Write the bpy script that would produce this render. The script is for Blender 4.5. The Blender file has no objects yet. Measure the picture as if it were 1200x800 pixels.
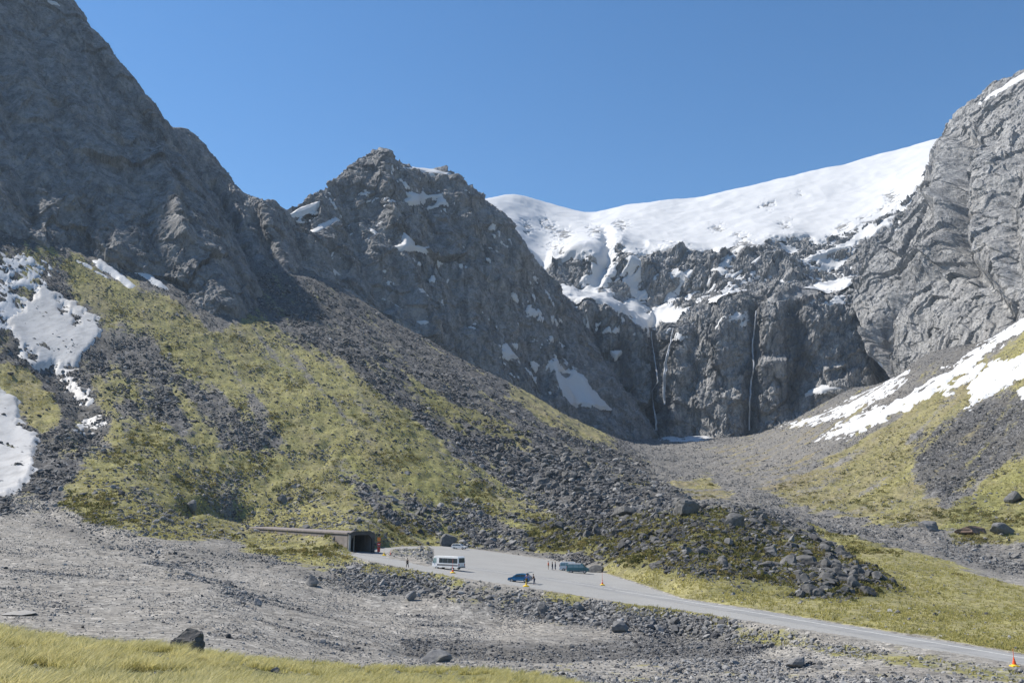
import bpy, bmesh, math, random
import numpy as np
from mathutils import Vector, Matrix

scene = bpy.context.scene
COL = scene.collection
# ------------------------------------------------------------------ camera
PITCH = math.radians(10.6)
FPX = 1039.23                      # focal length in pixels of a 1200 wide picture
EYE = np.array([0.0, 0.0, 14.0])
cam_d = bpy.data.cameras.new("camera")
cam_d.sensor_fit = 'HORIZONTAL'
cam_d.angle = math.radians(60.0)
cam_d.clip_start = 0.1
cam_d.clip_end = 20000
cam = bpy.data.objects.new("camera", cam_d)
cam.location = EYE
cam.rotation_euler = (math.radians(90) + PITCH, 0, 0)
COL.objects.link(cam)
scene.camera = cam
# ------------------------------------------------------------------ sky and sun
SUN_EL, SUN_AZ = math.radians(49), math.radians(71)     # azimuth measured from the view axis (+Y) to the left (-X)
sun_dir = Vector((-math.sin(SUN_AZ) * math.cos(SUN_EL), math.cos(SUN_AZ) * math.cos(SUN_EL), math.sin(SUN_EL)))
world = bpy.data.worlds.new("World")
scene.world = world
world.use_nodes = True
wn = world.node_tree
wn.nodes.clear()
sky = wn.nodes.new('ShaderNodeTexSky')
sky.sky_type = 'NISHITA'
sky.sun_disc = False
sky.sun_elevation = SUN_EL
sky.sun_rotation = -SUN_AZ
sky.altitude = 2200
sky.air_density = 1.2
sky.dust_density = 0.1
sky.ozone_density = 2.0
bg = wn.nodes.new('ShaderNodeBackground')
bg.inputs['Strength'].default_value = 0.1
wo = wn.nodes.new('ShaderNodeOutputWorld')
hs = wn.nodes.new('ShaderNodeHueSaturation')
hs.inputs['Saturation'].default_value = 1.25
wn.links.new(sky.outputs[0], hs.inputs['Color'])
wn.links.new(hs.outputs[0], bg.inputs[0])
wn.links.new(bg.outputs[0], wo.inputs[0])
sl = bpy.data.lights.new("sun", 'SUN')
sl.energy = 5.0
sl.angle = math.radians(0.5)
sl.color = (1.0, 0.945, 0.86)
so = bpy.data.objects.new("sun", sl)
so.rotation_euler = (-sun_dir).to_track_quat('-Z', 'Y').to_euler()
so.location = (0, 0, 800)
COL.objects.link(so)
scene.view_settings.view_transform = 'Standard'
scene.view_settings.look = 'None'
scene.view_settings.exposure = 0.58
scene.view_settings.gamma = 1.0
scene.view_settings.use_curve_mapping = False
scene.cycles.max_bounces = 5
scene.cycles.diffuse_bounces = 2
scene.cycles.glossy_bounces = 2
scene.cycles.transmission_bounces = 3
scene.cycles.volume_bounces = 0
scene.cycles.use_denoising = True

# ------------------------------------------------------------------ picture geometry <-> world
CT, ST = math.cos(PITCH), math.sin(PITCH)
def ray(px, py):
    """Slope of a sight line: x per metre of depth, z per metre of depth."""
    u = (np.asarray(px, float) - 600) / FPX
    v = (400 - np.asarray(py, float)) / FPX
    d = CT - v * ST
    return u / d, (ST + v * CT) / d
def P(px, py, Y):
    a, b = ray(px, py)
    return np.stack([a * Y, np.asarray(Y, float) + 0 * a, 14 + b * Y], -1)
def project(p):
    dx, dy, dz = p[..., 0], p[..., 1], p[..., 2] - 14
    f = np.maximum(dy * CT + dz * ST, .05)
    return 600 + FPX * dx / f, 400 - FPX * (dz * CT - dy * ST) / f
# ------------------------------------------------------------------ noise
_r = np.random.RandomState(7)
_perm = np.concatenate([_r.permutation(512)] * 3)
_G = _r.normal(size=(512, 3)); _G /= np.linalg.norm(_G, axis=1)[:, None]
_G = _G.astype(np.float32)
_V = _r.uniform(-1, 1, (512, 3)).astype(np.float32)
_U = _r.uniform(0, 1, (512, 3)).astype(np.float32)
def _h(i, j, k):
    return _perm[_perm[_perm[i & 511] + (j & 511)] + (k & 511)]
def noise(p):
    p = np.asarray(p, np.float32)
    f = np.floor(p); t = p - f; i = f.astype(np.int32)
    s = t * t * t * (t * (t * 6 - 15) + 10)
    r = 0
    for a in (0, 1):
        wa = s[..., 0] if a else 1 - s[..., 0]
        for b in (0, 1):
            wb = wa * (s[..., 1] if b else 1 - s[..., 1])
            for c in (0, 1):
                g = _G[_h(i[..., 0] + a, i[..., 1] + b, i[..., 2] + c)]
                d = g[..., 0] * (t[..., 0] - a) + g[..., 1] * (t[..., 1] - b) + g[..., 2] * (t[..., 2] - c)
                r = r + d * wb * (s[..., 2] if c else 1 - s[..., 2])
    return r * 1.6
def fbm(p, o=4, g=.5, l=2.03):
    r, a = 0, 1
    for k in range(o):
        r = r + a * noise(p); p = p * l + 17.3; a *= g
    return r
def ridged(p, o=4, g=.5, l=2.1):
    r, a, s = 0, 1, 0
    for k in range(o):
        r = r + a * (1 - 2 * np.abs(noise(p))); s += a; p = p * l + 9.7; a *= g
    return r / s
def facets(p):
    """Broken-rock relief: every cell of a jittered lattice is its own tilted plane."""
    p = np.asarray(p, np.float32)
    b = np.floor(p - .5); i0 = b.astype(np.int32)
    best = np.full(p.shape[:-1], 9., np.float32); val = np.zeros_like(best)
    for a in (0, 1):
        for c in (0, 1):
            for e in (0, 1):
                off = np.array((a, c, e))
                h = _h(i0[..., 0] + a, i0[..., 1] + c, i0[..., 2] + e)
                q = p - (b + off + .12 + .76 * _U[h])
                d = (q * q).sum(-1)
                w = (q * _V[h]).sum(-1) + .55 * _V[h][..., 0]
                m = d < best
                best = np.where(m, d, best); val = np.where(m, w, val)
    return val
def sstep(a, b, x):
    t = np.clip((x - a) / (b - a), 0, 1)
    return t * t * (3 - 2 * t)
def poly_sd(x, y, poly):
    """Signed distance to a closed polygon, positive inside."""
    poly = np.asarray(poly, float)
    d = np.full(x.shape, 1e18); ins = np.zeros(x.shape, bool)
    for k in range(len(poly)):
        (x0, y0), (x1, y1) = poly[k - 1], poly[k]
        ex, ey = x1 - x0, y1 - y0
        t = np.clip(((x - x0) * ex + (y - y0) * ey) / (ex * ex + ey * ey + 1e-12), 0, 1)
        d = np.minimum(d, (x - x0 - t * ex) ** 2 + (y - y0 - t * ey) ** 2)
        if y0 != y1:
            ins ^= ((y0 > y) != (y1 > y)) & (x < ex * (y - y0) / (y1 - y0) + x0)
    d = np.sqrt(d)
    return np.where(ins, d, -d)
def line_d(x, y, pts):
    d = np.full(x.shape, 1e18)
    for (x0, y0), (x1, y1) in zip(pts[:-1], pts[1:]):
        ex, ey = x1 - x0, y1 - y0
        t = np.clip(((x - x0) * ex + (y - y0) * ey) / (ex * ex + ey * ey + 1e-12), 0, 1)
        d = np.minimum(d, (x - x0 - t * ex) ** 2 + (y - y0 - t * ey) ** 2)
    return np.sqrt(d)
# ------------------------------------------------------------------ objects
def tag(o, label=None, cat=None, group=None, kind=None):
    if label: o['label'] = label
    if cat: o['category'] = cat
    if group: o['group'] = group
    if kind: o['kind'] = kind
    return o
def link(o, parent=None):
    COL.objects.link(o)
    if parent is not None: o.parent = parent
    return o
def mesh_np(name, V, F, mat, smooth=True, attrs=None):
    V = np.ascontiguousarray(V, np.float32).reshape(-1, 3); F = np.ascontiguousarray(F, np.int32)
    n, k = F.shape
    me = bpy.data.meshes.new(name)
    me.vertices.add(len(V)); me.loops.add(n * k); me.polygons.add(n)
    me.vertices.foreach_set('co', V.ravel())
    me.loops.foreach_set('vertex_index', F.ravel())
    me.polygons.foreach_set('loop_start', np.arange(0, n * k, k, dtype=np.int32))
    try: me.polygons.foreach_set('loop_total', np.full(n, k, np.int32))
    except Exception: pass
    me.polygons.foreach_set('use_smooth', np.full(n, smooth, bool))
    for an, av in (attrs or {}).items():
        me.attributes.new(an, 'FLOAT', 'POINT').data.foreach_set('value', np.ascontiguousarray(av, np.float32).ravel())
    me.update(calc_edges=True)
    if mat: me.materials.append(mat)
    return me
def obj_np(name, V, F, mat, smooth=True, attrs=None, parent=None):
    return link(bpy.data.objects.new(name, mesh_np(name, V, F, mat, smooth, attrs)), parent)
def grid_faces(nv, nu):
    i = np.arange(nv * nu).reshape(nv, nu)
    return np.stack([i[:-1, :-1], i[:-1, 1:], i[1:, 1:], i[1:, :-1]], -1)
def grid_normals(S):
    n = np.cross(np.gradient(S, axis=1), np.gradient(S, axis=0))
    return n / (np.linalg.norm(n, axis=-1, keepdims=True) + 1e-9)

# ------------------------------------------------------------------ materials
class NT:
    def __init__(s, name, rough=.9):
        s.m = bpy.data.materials.new(name); s.m.use_nodes = True
        s.t = s.m.node_tree; s.b = s.t.nodes['Principled BSDF']
        s.b.inputs['Roughness'].default_value = rough
        s.b.inputs['Specular IOR Level'].default_value = .25
        s._c = None
    def n(s, kind, **kw):
        o = s.t.nodes.new(kind)
        for k, v in kw.items(): setattr(o, k, v)
        return o
    def l(s, a, b): s.t.links.new(a, b)
    def co(s):
        if s._c is None: s._c = s.n('ShaderNodeTexCoord').outputs['Object']
        return s._c
    def mapped(s, scale=(1, 1, 1), rot=(0, 0, 0)):
        m = s.n('ShaderNodeMapping'); m.inputs['Scale'].default_value = scale; m.inputs['Rotation'].default_value = rot
        s.l(s.co(), m.inputs[0]); return m.outputs[0]
    def noise(s, scale, detail=4, rough=.55, vec=None, out='Fac'):
        o = s.n('ShaderNodeTexNoise'); o.inputs['Scale'].default_value = scale
        o.inputs['Detail'].default_value = detail; o.inputs['Roughness'].default_value = rough
        s.l(vec or s.co(), o.inputs['Vector']); return o.outputs[out]
    def voro(s, scale, vec=None, out='Distance', feature='F1'):
        o = s.n('ShaderNodeTexVoronoi'); o.feature = feature; o.inputs['Scale'].default_value = scale
        s.l(vec or s.co(), o.inputs['Vector']); return o.outputs[out]
    def ramp(s, fac, stops):
        o = s.n('ShaderNodeValToRGB'); e = o.color_ramp.elements
        while len(e) < len(stops): e.new(.5)
        for x, (p, c) in zip(e, stops):
            x.position = p; x.color = (c[0], c[1], c[2], 1) if hasattr(c, '__len__') else (c, c, c, 1)
        s.l(fac, o.inputs[0]); return o.outputs[0]
    def attr(s, name):
        o = s.n('ShaderNodeAttribute'); o.attribute_name = name; return o.outputs['Fac']
    def math(s, op, a, b=None, clamp=False):
        o = s.n('ShaderNodeMath', operation=op); o.use_clamp = clamp
        for k, v in enumerate((a, b)):
            if v is None: continue
            if hasattr(v, 'links'): s.l(v, o.inputs[k])
            else: o.inputs[k].default_value = v
        return o.outputs[0]
    def mix(s, fac, a, b, mode='MIX'):
        o = s.n('ShaderNodeMix', data_type='RGBA', blend_type=mode)
        for k, v in ((0, fac), (6, a), (7, b)):
            if hasattr(v, 'links'): s.l(v, o.inputs[k])
            elif k == 0: o.inputs[0].default_value = v
            else: o.inputs[k].default_value = (*v, 1)
        return o.outputs[2]
    def color(s, c):
        if hasattr(c, 'links'): s.l(c, s.b.inputs['Base Color'])
        else: s.b.inputs['Base Color'].default_value = (*c, 1)
    def bump(s, h, dist=1., strength=.8, prev=None):
        o = s.n('ShaderNodeBump'); o.inputs['Distance'].default_value = dist; o.inputs['Strength'].default_value = strength
        s.l(h, o.inputs['Height'])
        if prev is not None: s.l(prev, o.inputs['Normal'])
        s.l(o.outputs[0], s.b.inputs['Normal']); return o.outputs[0]
def paint(name, c, rough=.5, metal=0., vary=.12, scale=3.):
    k = NT(name, rough); k.b.inputs['Metallic'].default_value = metal
    f = k.noise(scale, 5)
    k.color(k.mix(k.ramp(f, [(.3, 0), (.7, 1)]), tuple(x * (1 - vary) for x in c), tuple(min(1, x * (1 + vary)) for x in c)))
    return k.m
# ------------------------------------------------------------------ materials of the land
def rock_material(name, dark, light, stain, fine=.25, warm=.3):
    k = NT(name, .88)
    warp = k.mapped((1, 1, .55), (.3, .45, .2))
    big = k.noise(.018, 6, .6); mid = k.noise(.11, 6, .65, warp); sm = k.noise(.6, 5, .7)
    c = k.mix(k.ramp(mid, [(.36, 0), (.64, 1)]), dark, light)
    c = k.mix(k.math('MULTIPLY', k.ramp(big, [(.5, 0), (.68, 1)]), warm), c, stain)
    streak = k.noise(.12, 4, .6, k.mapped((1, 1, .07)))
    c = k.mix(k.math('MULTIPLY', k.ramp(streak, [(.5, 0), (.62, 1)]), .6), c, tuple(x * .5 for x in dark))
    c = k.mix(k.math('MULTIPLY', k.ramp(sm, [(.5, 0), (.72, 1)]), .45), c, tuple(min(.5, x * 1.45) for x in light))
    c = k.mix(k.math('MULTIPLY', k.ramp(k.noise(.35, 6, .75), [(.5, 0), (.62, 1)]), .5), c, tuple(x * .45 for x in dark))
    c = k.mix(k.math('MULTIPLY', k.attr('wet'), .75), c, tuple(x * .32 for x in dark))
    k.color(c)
    b1 = k.bump(k.noise(.16, 8, .72, warp), 3.5, .8)
    k.bump(k.noise(.9, 5, .75), .7, fine * 1.6, b1)
    return k.m
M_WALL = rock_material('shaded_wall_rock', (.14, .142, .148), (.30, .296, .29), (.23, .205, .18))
M_PEAK = rock_material('peak_rock', (.14, .143, .15), (.32, .318, .315), (.26, .22, .185), warm=.3)
M_HEAD = rock_material('headwall_rock', (.125, .13, .138), (.40, .392, .38), (.25, .225, .19), fine=.35)
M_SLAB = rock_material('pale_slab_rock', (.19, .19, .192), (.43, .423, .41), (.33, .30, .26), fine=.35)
def boulder_material(name, a, b, c3):
    k = NT(name, .85)
    f = k.noise(1.2, 6, .65); g = k.noise(.35, 4)
    c = k.mix(k.ramp(f, [(.3, 0), (.7, 1)]), a, b)
    c = k.mix(k.math('MULTIPLY', k.ramp(g, [(.55, 0), (.7, 1)]), .5), c, c3)
    i = k.n('ShaderNodeObjectInfo')
    c = k.mix(1.0, c, k.ramp(i.outputs['Random'], [(0, .72), (1, 1.2)]), 'MULTIPLY')
    k.color(c); k.bump(k.noise(2.5, 7, .7), .12, .6)
    return k.m
M_BOULDER = boulder_material('grey_boulder_rock', (.12, .12, .122), (.23, .225, .22), (.17, .16, .11))
M_BOULDER_D = boulder_material('shade_toned_boulder_rock', (.055, .055, .055), (.16, .155, .148), (.10, .085, .055))  # boulder rock painted darker, standing in for faces turned from the sun
M_BROWN = boulder_material('rusty_boulder_rock', (.13, .09, .07), (.20, .14, .11), (.12, .11, .09))
def rubble_material(name, a, b):
    k = NT(name, .9)
    v = k.attr('tone'); f = k.noise(2.2, 4)
    c = k.mix(v, a, b)
    c = k.mix(k.math('MULTIPLY', k.ramp(f, [(.4, 0), (.75, 1)]), .35), c, tuple(x * .6 for x in a))
    k.color(c); k.bump(k.noise(4., 5), .06, .5)
    return k.m
M_RUBBLE = rubble_material('rubble_rock', (.055, .055, .057), (.33, .322, .31))
def ground_material():
    k = NT('valley_ground', .95)
    fine = k.noise(1.6, 6, .7); mid = k.noise(.16, 6, .62); big = k.noise(.035, 4, .6); tiny = k.noise(7., 3, .7)
    gravel = k.mix(k.ramp(fine, [(.3, 0), (.7, 1)]), (.175, .165, .15), (.36, .34, .305))
    gravel = k.mix(k.math('MULTIPLY', k.ramp(mid, [(.42, 0), (.62, 1)]), .5), gravel, (.26, .235, .20))
    peb = k.n('ShaderNodeSeparateColor'); k.l(k.voro(2.2, None, 'Color'), peb.inputs[0]); peb2 = k.n('ShaderNodeSeparateColor'); k.l(k.voro(.8, None, 'Color'), peb2.inputs[0])
    gravel = k.mix(.6, gravel, k.ramp(peb.outputs[0], [(0, .4), (.3, .85), (.8, 1.15), (1, 1.8)]), 'MULTIPLY')
    gravel = k.mix(.6, gravel, k.ramp(peb2.outputs[1], [(0, .4), (.3, .95), (.85, 1.0), (1, 1.6)]), 'MULTIPLY')
    gravel = k.mix(k.math('MULTIPLY', k.ramp(tiny, [(.52, 0), (.66, 1)]), .5), gravel, (.12, .12, .122))
    scree = k.mix(k.ramp(fine, [(.3, 0), (.7, 1)]), (.038, .038, .04), (.135, .133, .132))  # dark scree stone, deepened further for the shade between stones
    scree = k.mix(.8, scree, k.ramp(peb2.outputs[0], [(0, .45), (.4, .8), (.8, 1.2), (1, 2.4)]), 'MULTIPLY')
    scree = k.mix(k.math('MULTIPLY', k.ramp(big, [(.45, 0), (.62, 1)]), .4), scree, (.11, .10, .08))
    dry = k.mix(k.ramp(fine, [(.28, 0), (.72, 1)]), (.175, .163, .06), (.44, .40, .165))
    dry = k.mix(k.ramp(mid, [(.35, 0), (.66, 1)]), dry, (.24, .215, .115))
    green = k.mix(k.ramp(fine, [(.28, 0), (.72, 1)]), (.10, .108, .038), (.285, .275, .10))
    green = k.mix(k.math('MULTIPLY', k.ramp(mid, [(.45, 0), (.65, 1)]), .6), green, (.16, .14, .065))
    tan = k.mix(k.ramp(fine, [(.3, 0), (.7, 1)]), (.15, .125, .075), (.28, .24, .15))
    g = k.mix(k.attr('green'), dry, green)
    g = k.mix(k.attr('tan'), g, tan)
    heath = k.mix(k.ramp(mid, [(.35, 0), (.65, 1)]), (.045, .055, .018), (.15, .14, .05))
    g = k.mix(k.attr('heath'), g, heath)
    speck = k.ramp(k.noise(.45, 6, .75), [(.52, 0), (.62, 1)])
    g = k.mix(k.math('MULTIPLY', speck, .42), g, (.07, .07, .035))
    g = k.mix(k.math('MULTIPLY', k.ramp(k.noise(.085, 6, .7), [(.5, 0), (.62, 1)]), .5), g, (.115, .115, .05))
    g = k.mix(.55, g, k.ramp(peb2.outputs[2], [(0, .5), (.35, .95), (.8, 1.1), (1, 1.4)]), 'MULTIPLY')
    base = k.mix(k.attr('scree'), gravel, scree)
    # ragged edge between turf and stones
    gm = k.math('ADD', k.attr('grass'), k.math('MULTIPLY', k.math('SUBTRACT', k.noise(.3, 7, .75), .5), 2.0))
    gm = k.ramp(gm, [(.38, 0), (.62, 1)])
    c = k.mix(gm, base, g)
    k.color(c)
    b1 = k.bump(k.noise(.7, 7, .7), .55, .7)
    k.bump(k.noise(5., 4, .7), .08, .6, b1)
    return k.m
M_GROUND = ground_material()
def snow_material(name, c, dirt):
    k = NT(name, .6)
    k.b.inputs['Specular IOR Level'].default_value = .2
    f = k.noise(.22, 7, .7, k.mapped((1.6, .35, .6), (0, 0, .45)))
    k.color(k.mix(k.math('MULTIPLY', k.ramp(f, [(.45, 0), (.72, 1)]), dirt), c, (.30, .29, .28)))
    b = k.bump(k.noise(.05, 4, .5, k.mapped((1, 2.2, 1), (0, 0, .4))), 4., .1)
    k.bump(k.noise(.5, 5, .6), .4, .35, b)
    return k.m
M_SNOW = snow_material('clean_snow', (.54, .545, .55), .05)
M_DIRTY = snow_material('dirty_old_snow', (.52, .51, .495), .85)

# ------------------------------------------------------------------ road outline (pixel edge lines put on the road's plane)
def road_z(x):
    return np.where(x < 18, 1.1 - .075 * x, -.25 - .01 * (x - 18))
def on_road(px, py):
    a, b = ray(px, py)
    Y1 = -12.9 / (b + .075 * a)
    Y2 = (-.07 - 14) / (b + .01 * a)
    Y = np.where(a * Y1 < 18, Y1, Y2)
    return np.stack([a * Y, Y, road_z(a * Y)], -1)
NEAR = np.array([(408, 650), (433, 657), (483, 667.5), (533, 676), (600, 686), (667, 696), (733, 707), (800, 715), (900, 731.5), (1000, 747), (1100, 763), (1200, 779.5), (1330, 803)], float)
FAR = np.array([(424, 644), (441, 642), (472, 640), (530, 639.5), (578, 646), (640, 655), (692, 666), (742, 681), (800, 701), (900, 716), (1000, 733), (1100, 749.5), (1200, 766.5), (1330, 789)], float)
near_w, far_w = on_road(NEAR[:, 0], NEAR[:, 1]), on_road(FAR[:, 0], FAR[:, 1])
road_poly = np.concatenate([near_w[:, :2], far_w[::-1, :2]])

# ------------------------------------------------------------------ ground heights
CP = [  # px, py, depth
 (0,742,36),(100,758,37),(200,765,38),(260,775,40),(400,786,46),(600,788,55),(650,798,58),(0,800,20),(300,800,30),(500,800,42),(730,800,84),(900,800,83),(1190,800,79),
 (0,739,85),(0,700,108),(0,650,150),(0,610,195),(0,585,225),(100,742,88),(100,700,115),(100,650,158),(100,620,195),
 (250,745,92),(250,700,122),(250,660,165),(250,640,195),(400,772,97),(400,740,117),(400,700,152),(400,678,164),
 (600,772,103),(600,745,121),(600,722,144),(800,785,94),(800,752,114),(800,735,129),(1000,790,87),(1000,765,99),(500,690,163),(500,715,146),(700,722,141),
 (900,755,111),(1100,785,86),(250,720,108),
 (800,690,155),(800,660,185),(800,620,225),(800,595,270),(800,575,400),(800,545,560),(800,525,750),(800,515,950),
 (900,700,150),(900,660,190),(900,625,235),(900,605,265),(900,590,370),(900,560,460),(900,530,620),(900,505,850),
 (1000,700,150),(1000,670,180),(1000,645,215),(1000,625,265),(1000,615,300),(1000,590,380),(1000,540,470),(1000,500,570),(1000,470,700),(1000,455,820),
 (1100,730,125),(1100,690,165),(1100,650,225),(1100,630,275),(1100,600,330),(1100,550,400),(1100,480,500),(1100,420,620),(1100,412,700),(1100,440,850),(1050,452,900),(1195,405,680),(1195,440,850),
 (1195,720,140),(1195,670,215),(1195,640,260),(1195,610,300),(1195,550,360),(1195,460,460),(1195,375,590),
 (430,614,252),(400,638,215),(350,633,232),(310,629,250),(310,612,285),(430,560,330),(430,500,380),(430,440,470),(430,400,560),(430,372,660),
 (600,640,272),(600,610,312),(600,560,390),(600,510,460),(600,470,560),(600,450,630),(600,463,760),(600,470,950),
 (700,655,232),(700,620,285),(700,570,380),(700,530,500),(700,505,640),(700,512,800),(700,512,1000),
 (290,636,225),(300,560,320),(300,500,355),(300,440,425),(300,390,490),(300,345,580),
 (500,600,308),(500,550,350),(500,490,440),(500,430,560),(500,405,660),(500,405,820),(380,330,700),(380,335,820),
 (150,600,215),(150,560,255),(150,500,320),(150,430,395),(150,370,450),(200,340,500),
 (0,540,260),(0,480,310),(0,400,370),(0,320,430),(0,262,480),
]
rows = []
for px, py, Y in CP:
    a, b = ray(px, py); rows.append((float(a), math.log(Y), float(b)))
for a, Y, z in [(-.8,2,12.3),(-.4,2,12.3),(0,2,12.3),(.4,2,12.2),(.8,2,12.1),(-.7,12,11.6),(-.3,12,11.2),(0,12,10.8),(.3,12,10.2),(.7,12,9.6),
                (.3,35,6.5),(.6,40,5.0),(-.78,40,10),(-.78,95,6),(-.78,200,28),(-.78,300,85),(-.78,430,200),(-.57,55,6.2),(-.3,62,4.0),(0,70,1.6),
                (.78,150,0),(.78,260,22),(.78,400,120),(.78,580,235),(-.2,1100,120),(.2,1150,105),(-.5,900,400),(.5,900,200),(.78,780,240),(.7,1100,150),(.4,1000,110)]:
    rows.append((a, math.log(Y), (z - 14) / Y))
for q in list(near_w[1:]) + list(far_w[2:]) + list((near_w[2:12] + far_w[2:12]) / 2):
    rows.append((q[0] / q[1], math.log(q[1]), (q[2] - 14) / q[1]))
rows = np.array(rows)
def feat(a, l): return np.stack([a * 2.2, l], -1)
def tps(d2): return .5 * d2 * np.log(d2 + 1e-9)
X = feat(rows[:, 0], rows[:, 1]); N = len(X)
A = np.zeros((N + 3, N + 3))
A[:N, :N] = tps(((X[:, None] - X[None]) ** 2).sum(-1)) + np.eye(N) * 2e-4
A[:N, N] = A[N, :N] = 1; A[:N, N + 1:] = X; A[N + 1:, :N] = X.T
W = np.linalg.solve(A, np.concatenate([rows[:, 2], np.zeros(3)]))
GU, GV = 1100, 1150
ga = np.linspace(-.80, .80, GU); gl = np.linspace(math.log(2.), math.log(1180.), GV)
ca, cl = np.linspace(-.80, .80, 240), np.linspace(gl[0], gl[-1], 300)
Q = feat(*np.meshgrid(ca, cl)).reshape(-1, 2)
E = np.concatenate([tps(((q[:, None] - X[None]) ** 2).sum(-1)) @ W[:N] + W[N] + q @ W[N + 1:] for q in np.array_split(Q, 20)]).reshape(300, 240)
def bil(Fld, fa, fl):
    i = np.clip(fl.astype(int), 0, Fld.shape[0] - 2); j = np.clip(fa.astype(int), 0, Fld.shape[1] - 2)
    t, s = np.clip(fl - i, 0, 1), np.clip(fa - j, 0, 1)
    return (Fld[i, j] * (1 - s) + Fld[i, j + 1] * s) * (1 - t) + (Fld[i + 1, j] * (1 - s) + Fld[i + 1, j + 1] * s) * t
AA, LL = np.meshgrid(ga, gl)
R = bil(E, (AA - ca[0]) / (ca[1] - ca[0]), (LL - cl[0]) / (cl[1] - cl[0]))
gy = np.exp(LL); gx = AA * gy; gz = 14 + R * gy
G0 = np.stack([gx, gy, gz], -1)
gpx, gpy = project(G0)

# ------------------------------------------------------------------ zones of the ground, soft ragged outlines
wob = np.stack([noise(G0 / 14.), noise(G0 / 14. + 50)], -1) * 9 + np.stack([noise(G0 / 4. + 20), noise(G0 / 4. + 90)], -1) * 4
zx, zy = gpx + wob[..., 0], gpy + wob[..., 1] * .6
far_ok = sstep(60, 80, gy)
def zone(poly, soft=8, y0=None, y1=None):
    m = sstep(-soft, soft, poly_sd(zx, zy, poly))
    if y0: m = m * (gy > y0)
    if y1: m = m * (gy < y1)
    return m
grass = np.zeros_like(gz); scree = np.zeros_like(gz); green = np.zeros_like(gz); tan = np.zeros_like(gz); heath = np.zeros_like(gz)
rockd = np.zeros_like(gz); rocks = np.zeros_like(gz)             # stone cover and typical stone size
def lay(m, **kw):
    for k_, v in kw.items():
        F_ = globals()[k_]; F_ += (v - F_) * m
lay(sstep(190, 240, gy), scree=.8, rockd=.7, rocks=1.0)             # the slopes are stony by default
lay(zone([(-300,600),(0,590),(120,630),(300,640),(430,680),(600,722),(800,740),(1200,795),(1400,900),(-300,900)], 8, 55, 240), scree=.0, rockd=.5, rocks=.25)
SLOPE = [(60,290),(110,312),(180,345),(262,392),(300,350),(345,352),(420,400),(470,470),(560,540),(660,600),(660,652),(560,642),(440,642),(300,622),(180,642),(110,625),(50,600),(90,545),(125,490),(108,440),(95,380)]
lay(zone(SLOPE, 8, 190), grass=.86, green=.45, scree=.6, rockd=.42, rocks=1.05)
lay(zone([(420,470),(560,560),(660,605),(660,652),(440,640),(400,560)], 18, 200), green=.7, rockd=.32, rocks=1.1)
S1 = [(285,325),(345,322),(400,345),(520,405),(640,468),(760,535),(830,590),(770,606),(660,606),(560,545),(480,495),(400,435),(330,395),(292,365)]
lay(zone(S1, 10, 260), grass=.12, scree=1, rockd=1., rocks=1.8)
lay(zone([(100,400),(180,395),(262,465),(335,520),(300,532),(210,512),(140,485),(105,440)], 14, 230), grass=.35, scree=.9, rockd=.7, rocks=1.4)
lay(zone([(425,568),(560,588),(650,618),(610,642),(480,625),(415,602)], 14, 220), grass=.55, scree=.9, rockd=.8, rocks=1.5)
lay(zone([(340,395),(400,425),(480,485),(470,495),(380,440)], 8, 260), grass=.75, rockd=.25)
lay(zone([(470,445),(560,478),(625,512),(590,525),(510,490)], 9, 260), grass=.75, heath=.5, green=.5, rockd=.35)
lay(zone([(600,450),(700,493),(722,518),(680,515),(590,466)], 5, 260), grass=.95, tan=.3, rockd=.1)
lay(zone([(-200,270),(40,280),(90,330),(125,390),(112,440),(130,490),(90,545),(60,605),(-200,600)], 8, 200), grass=.25, scree=1, rockd=.7, rocks=1.1)
lay(zone([(-100,395),(10,425),(45,440),(78,492),(45,512),(25,482),(-100,450)], 6, 200), grass=1.1, green=.15, rockd=.05)
lay(zone([(620,598),(720,612),(800,598),(880,598),(960,636),(1070,690),(1050,704),(930,706),(820,692),(740,676),(690,655),(620,640)], 10, 140, 330), grass=.75, green=.6, heath=.7, scree=1, rockd=.75, rocks=1.7)
lay(zone([(915,655),(960,640),(1010,655),(1080,692),(1040,702),(940,700),(905,685)], 7, 140, 300), grass=.75, heath=.75, scree=1, rockd=.48, rocks=1.9)
lay(zone([(1040,668),(1110,690),(1190,705),(1200,728),(1110,722),(1030,706)], 10, 120, 240), rockd=.3, rocks=1.3, scree=.8)
lay(zone([(560,500),(640,520),(720,560),(760,600),(690,606),(600,570)], 14, 250), rockd=1., rocks=2.9)
lay(zone([(700,670),(820,692),(930,704),(960,690),(860,672),(740,655)], 8, 140, 300), heath=.55, green=.5, tan=.4, rockd=.5, rocks=1.2)
lay(zone([(930,602),(1010,634),(1100,655),(1230,700),(1230,775),(1000,735),(800,704),(730,683),(690,664),(760,670),(850,690),(1000,706),(1070,692),(1000,650)], 6, 78, 300), grass=1.15, green=.0, tan=.05, heath=0, rockd=.05, rocks=.5)
lay(zone([(880,580),(980,530),(1060,480),(1110,440),(1230,370),(1230,660),(1080,618),(980,606)], 12, 240), grass=.78, green=.35, tan=.5, scree=.4, rockd=.22, rocks=.8)
lay(zone([(1090,605),(1160,560),(1240,520),(1240,650),(1110,630)], 14, 200), grass=1., green=.85, tan=0, rockd=.12, rocks=.9)
lay(zone([(1075,560),(1065,515),(1140,475),(1240,440),(1240,515),(1160,552),(1110,592)], 10, 240), grass=.2, scree=1., rockd=.9, rocks=1.1)
lay(zone([(770,520),(850,520),(1040,450),(1100,428),(1000,500),(960,540),(900,572),(860,560)], 12, 300), grass=.25, tan=.9, scree=.5, rockd=.4, rocks=1.)
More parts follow.
